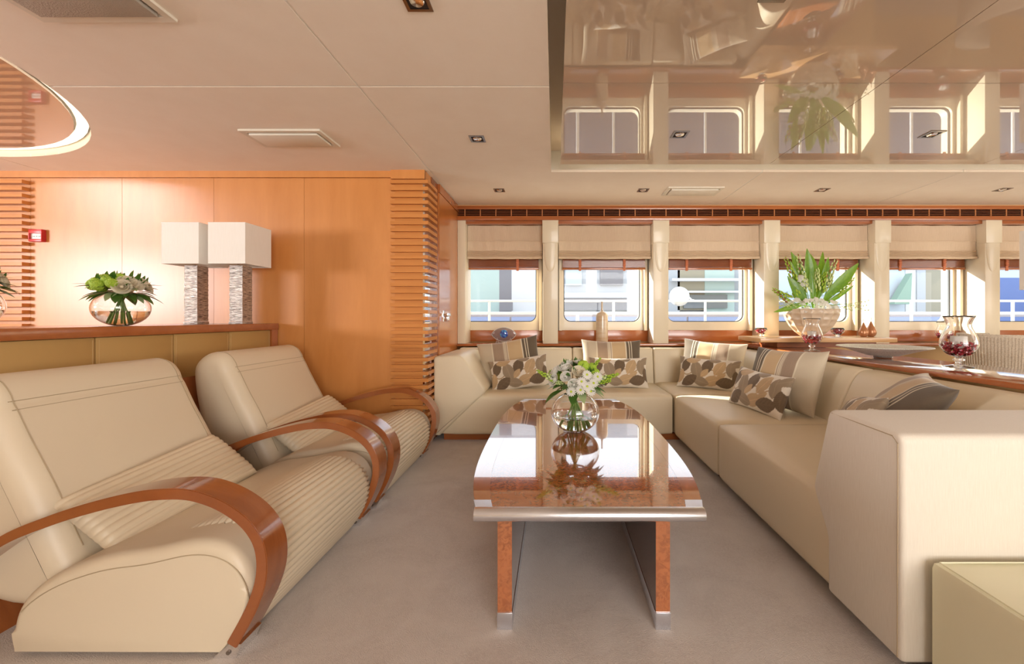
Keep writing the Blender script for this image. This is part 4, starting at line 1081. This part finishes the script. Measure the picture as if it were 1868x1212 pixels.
# ================================================================ DINING CHAIRS, PENDANT
def dining(label, loc):
    t = thing('dining_chair', label, 'chair', loc, group='wicker dining chairs'); X, Y, _ = loc
    # curved tub back: arc open to +x ... extruded with a top roll
    def wall(r, z): return [Vector((X+r*math.cos(a)*1.0, Y+r*.92*math.sin(a), z)) for a in [math.radians(60+240*k/40) for k in range(41)]]
    bm = BM(); rings = []
    for z, dr in ((.42, -.04), (.60, -.025), (.78, -.01), (.92, 0), (.945, .008), (.955, 0), (.95, -.03), (.92, -.04), (.42, -.075)):
        rings.append([p+Vector((0, 0, 0)) for p in wall(.30+dr, z)])
    ring_skin(bm, rings, False, False); fixn(bm)
    # fine vertical weave ribs
    obj('woven_back', bm, M['wicker'], t, 60)
    bm = BM()
    for k in range(60):
        a = math.radians(60+240*k/59)
        tube(bm, [(X+(.30+dr+.002)*math.cos(a), Y+(.30+dr+.002)*.92*math.sin(a), z) for z, dr in ((.42, -.04), (.60, -.025), (.78, -.01), (.93, .0))], .0045, 4)
    o = obj('weave', bm, M['wicker'], t, 60); o['kind'] = 'stuff'
    bm = BM(); pts = [(X+.26*math.cos(2*PI*k/32), Y+.24*math.sin(2*PI*k/32)) for k in range(32)]
    prism(bm, pts, 'z', .36, .46, .02, 3); obj('seat', bm, M['cushion_leather'], t, 50)
    for sx in (-1, 1):
        for sy in (-1, 1):
            bm = BM(); tube(bm, [(X+sx*.2, Y+sy*.18, .37), (X+sx*.21, Y+sy*.19, 0)], [.022, .014], 10); obj('leg', bm, M['dark_wood'], t)
dining('pale wicker tub dining chair just beyond the counter at the right edge', (4.02, 3.66, 0))
dining('wicker dining chair farther along, outside the picture', (4.75, 3.66, 0))
# pendant lampshade at the right picture edge
pd = thing('pendant_lamp', 'white rectangular pendant shade at the right picture edge', 'lamp', (4.5, 3.65, 1.36))
bm = BM(); box(bm, 4.352, 4.652, 3.50, 3.80, 1.36, 1.91); obj('shade', bm, M['shade'], pd)
bm = BM(); tube(bm, [(4.502, 3.65, 1.91), (4.502, 3.65, 2.35)], .006); obj('rod', bm, M['chrome'], pd)

# ================================================================ OUTSIDE
obj_ = st('trim_9', bx(-6, 14, 4.93, 6.4, -.02, .02), M['white'])
wht = mat('hull_white', (.52, .54, .57), .3); M['hw'] = wht
def ext(name, c, rough=.5, **k): M[name] = mat('ext_'+name, c, rough, **k); return M[name]
ext('blue', (.08, .13, .32)); ext('blue2', (.22, .28, .46)); ext('pgreen', (.34, .44, .42)); ext('mauve', (.30, .27, .28)); ext('grey', (.17, .17, .19)); ext('lgrey', (.34, .37, .41)); ext('beige', (.26, .24, .18)); ext('dglass', (.10, .12, .14), .1); ext('green', (.16, .28, .22)); ext('pblue', (.40, .47, .54))
# own side deck rail
rl = thing('deck_railing', 'white tubular railing running along the deck outside the windows', 'railing', (2, 6.2, 0))
bm = BM(); tube(bm, [(-4, 6.2, 1.357), (8.2, 6.2, 1.357)], .018, 8); obj('top_rail', bm, M['hw'], rl, 60)
bm = BM(); tube(bm, [(-4, 6.2, 1.17), (8.2, 6.2, 1.17)], .022, 8); obj('mid_rail', bm, M['hw'], rl, 60)
for x in (-2.6, -1.0, .9, 2.3, 3.75, 5.45, 5.95, 7.0):
    bm = BM(); tube(bm, [(x, 6.2, 0), (x, 6.2, 1.35)], .02, 8); obj('post', bm, M['hw'], rl, 60)
for x in (-1.6, .35, 3.1, 6.35, 7.5):
    bm = BM(); tube(bm, [(x, 6.2, 0), (x, 6.2, 1.17)], .024, 8); obj('post', bm, M['hw'], rl, 60)
# fender
fd = thing('round_fender', 'round white fender hanging outside the third window', 'fender', (2.08, 6.9, 1.45))
bm = BM(); bmesh.ops.create_uvsphere(bm, u_segments=32, v_segments=20, radius=.165, matrix=Matrix.Translation((2.12, 6.9, 1.462))); obj('ball', bm, M['hw'], fd, 180)
bm = BM(); tube(bm, [(2.12, 6.9, 1.60), (2.12, 6.26, 1.37), (2.12, 6.185, 1.37)], .012); obj('rope', bm, M['hw'], fd)
# neighbouring boat
D = 10.5; K = D/740
ny = thing('neighbouring_yacht', 'white and pale green yacht moored alongside, seen through the windows', 'yacht', (4, D, 0))
obj('hull', bx(-8, 22, D-1.3, D-.9, -1.5, 1.19), M['mauve'], ny)
obj('deck', bx(-8, 22, D-1.3, D+.3, 1.19, 1.23), M['hw'], ny)
obj('cabin_wall', bx(-8, 22, D+.3, D+.5, 1.23, 3.0), M['lgrey'], ny)
def pan(name, px0, px1, z0, z1, m, d=0.0, th=.06):
    obj(name, bx((px0-1012)*K, (px1-1012)*K, D+.24-d-th, D+.24-d, z0, z1), M[m], ny)
pan('wall_panel', 780, 909, 1.25, 2.9, 'pgreen'); pan('wall_panel', 909, 932, 1.25, 2.9, 'grey'); pan('wall_panel', 932, 990, 1.25, 2.9, 'hw')
pan('wall_panel', 1020, 1070, 1.75, 2.9, 'lgrey'); pan('cabin_window', 1032, 1062, 1.95, 2.5, 'pblue', .07); pan('wall_panel', 1070, 1090, 1.75, 2.9, 'hw'); pan('wall_panel', 1090, 1146, 1.75, 2.9, 'lgrey'); pan('cabin_window', 1096, 1138, 1.95, 2.5, 'grey', .07)
pan('wall_panel', 1146, 1185, 1.25, 2.9, 'hw'); pan('dark_opening', 1010, 1146, 1.30, 1.62, 'grey', .0); pan('ledge', 1010, 1146, 1.62, 1.75, 'pblue', .02, .2)
pan('wall_panel', 1210, 1244, 1.25, 2.9, 'lgrey'); pan('cabin_window', 1240, 1290, 1.30, 2.9, 'beige'); pan('wall_panel', 1290, 1345, 1.25, 2.9, 'pgreen', .01); pan('dark_opening', 1250, 1330, 1.35, 1.7, 'dglass', .08); pan('ledge', 1225, 1375, 2.05, 2.12, 'hw', .1, .2); pan('ledge', 1225, 1375, 1.75, 1.80, 'hw', .1, .15)
pan('wall_panel', 1400, 1590, 1.25, 2.9, 'pblue'); pan('wall_panel', 1405, 1440, 1.25, 1.7, 'grey', .07); pan('ledge', 1440, 1560, 1.7, 1.78, 'pgreen', .1)
pan('wall_panel', 1610, 1662, 1.25, 2.9, 'pblue'); pan('wall_panel', 1662, 1681, 1.25, 2.9, 'hw', .02); pan('door_frame', 1681, 1697, 1.25, 2.9, 'lgrey', .05); pan('cabin_window', 1697, 1735, 1.25, 2.9, 'beige')
bm = BM(); prism(bm, [((1625-1012)*K, 1.45), ((1655-1012)*K, 1.45), ((1658-1012)*K, 2.25)], 'y', D-.1, D+.1); obj('green_gusset', bm, M['green'], ny)
pan('wall_panel', 1800, 2100, 1.23, 2.15, 'blue', .06); pan('wall_panel', 1800, 2100, 2.15, 2.9, 'pblue', .06)
pan('dark_hatch', 912, 936, 1.28, 1.5, 'grey', .3)
for x0 in range(-7, 21, 2):
    obj('hull_panel', bx(x0+.02, x0+1.98, D-1.33, D-1.3, .93, 1.12), M['blue2'] if x0 < 8 else M['blue'], ny)
st('floor_water', bx(-60, 80, 4.95, 90, -1.6, -1.5), mat('sea', (.10, .20, .30), .1))
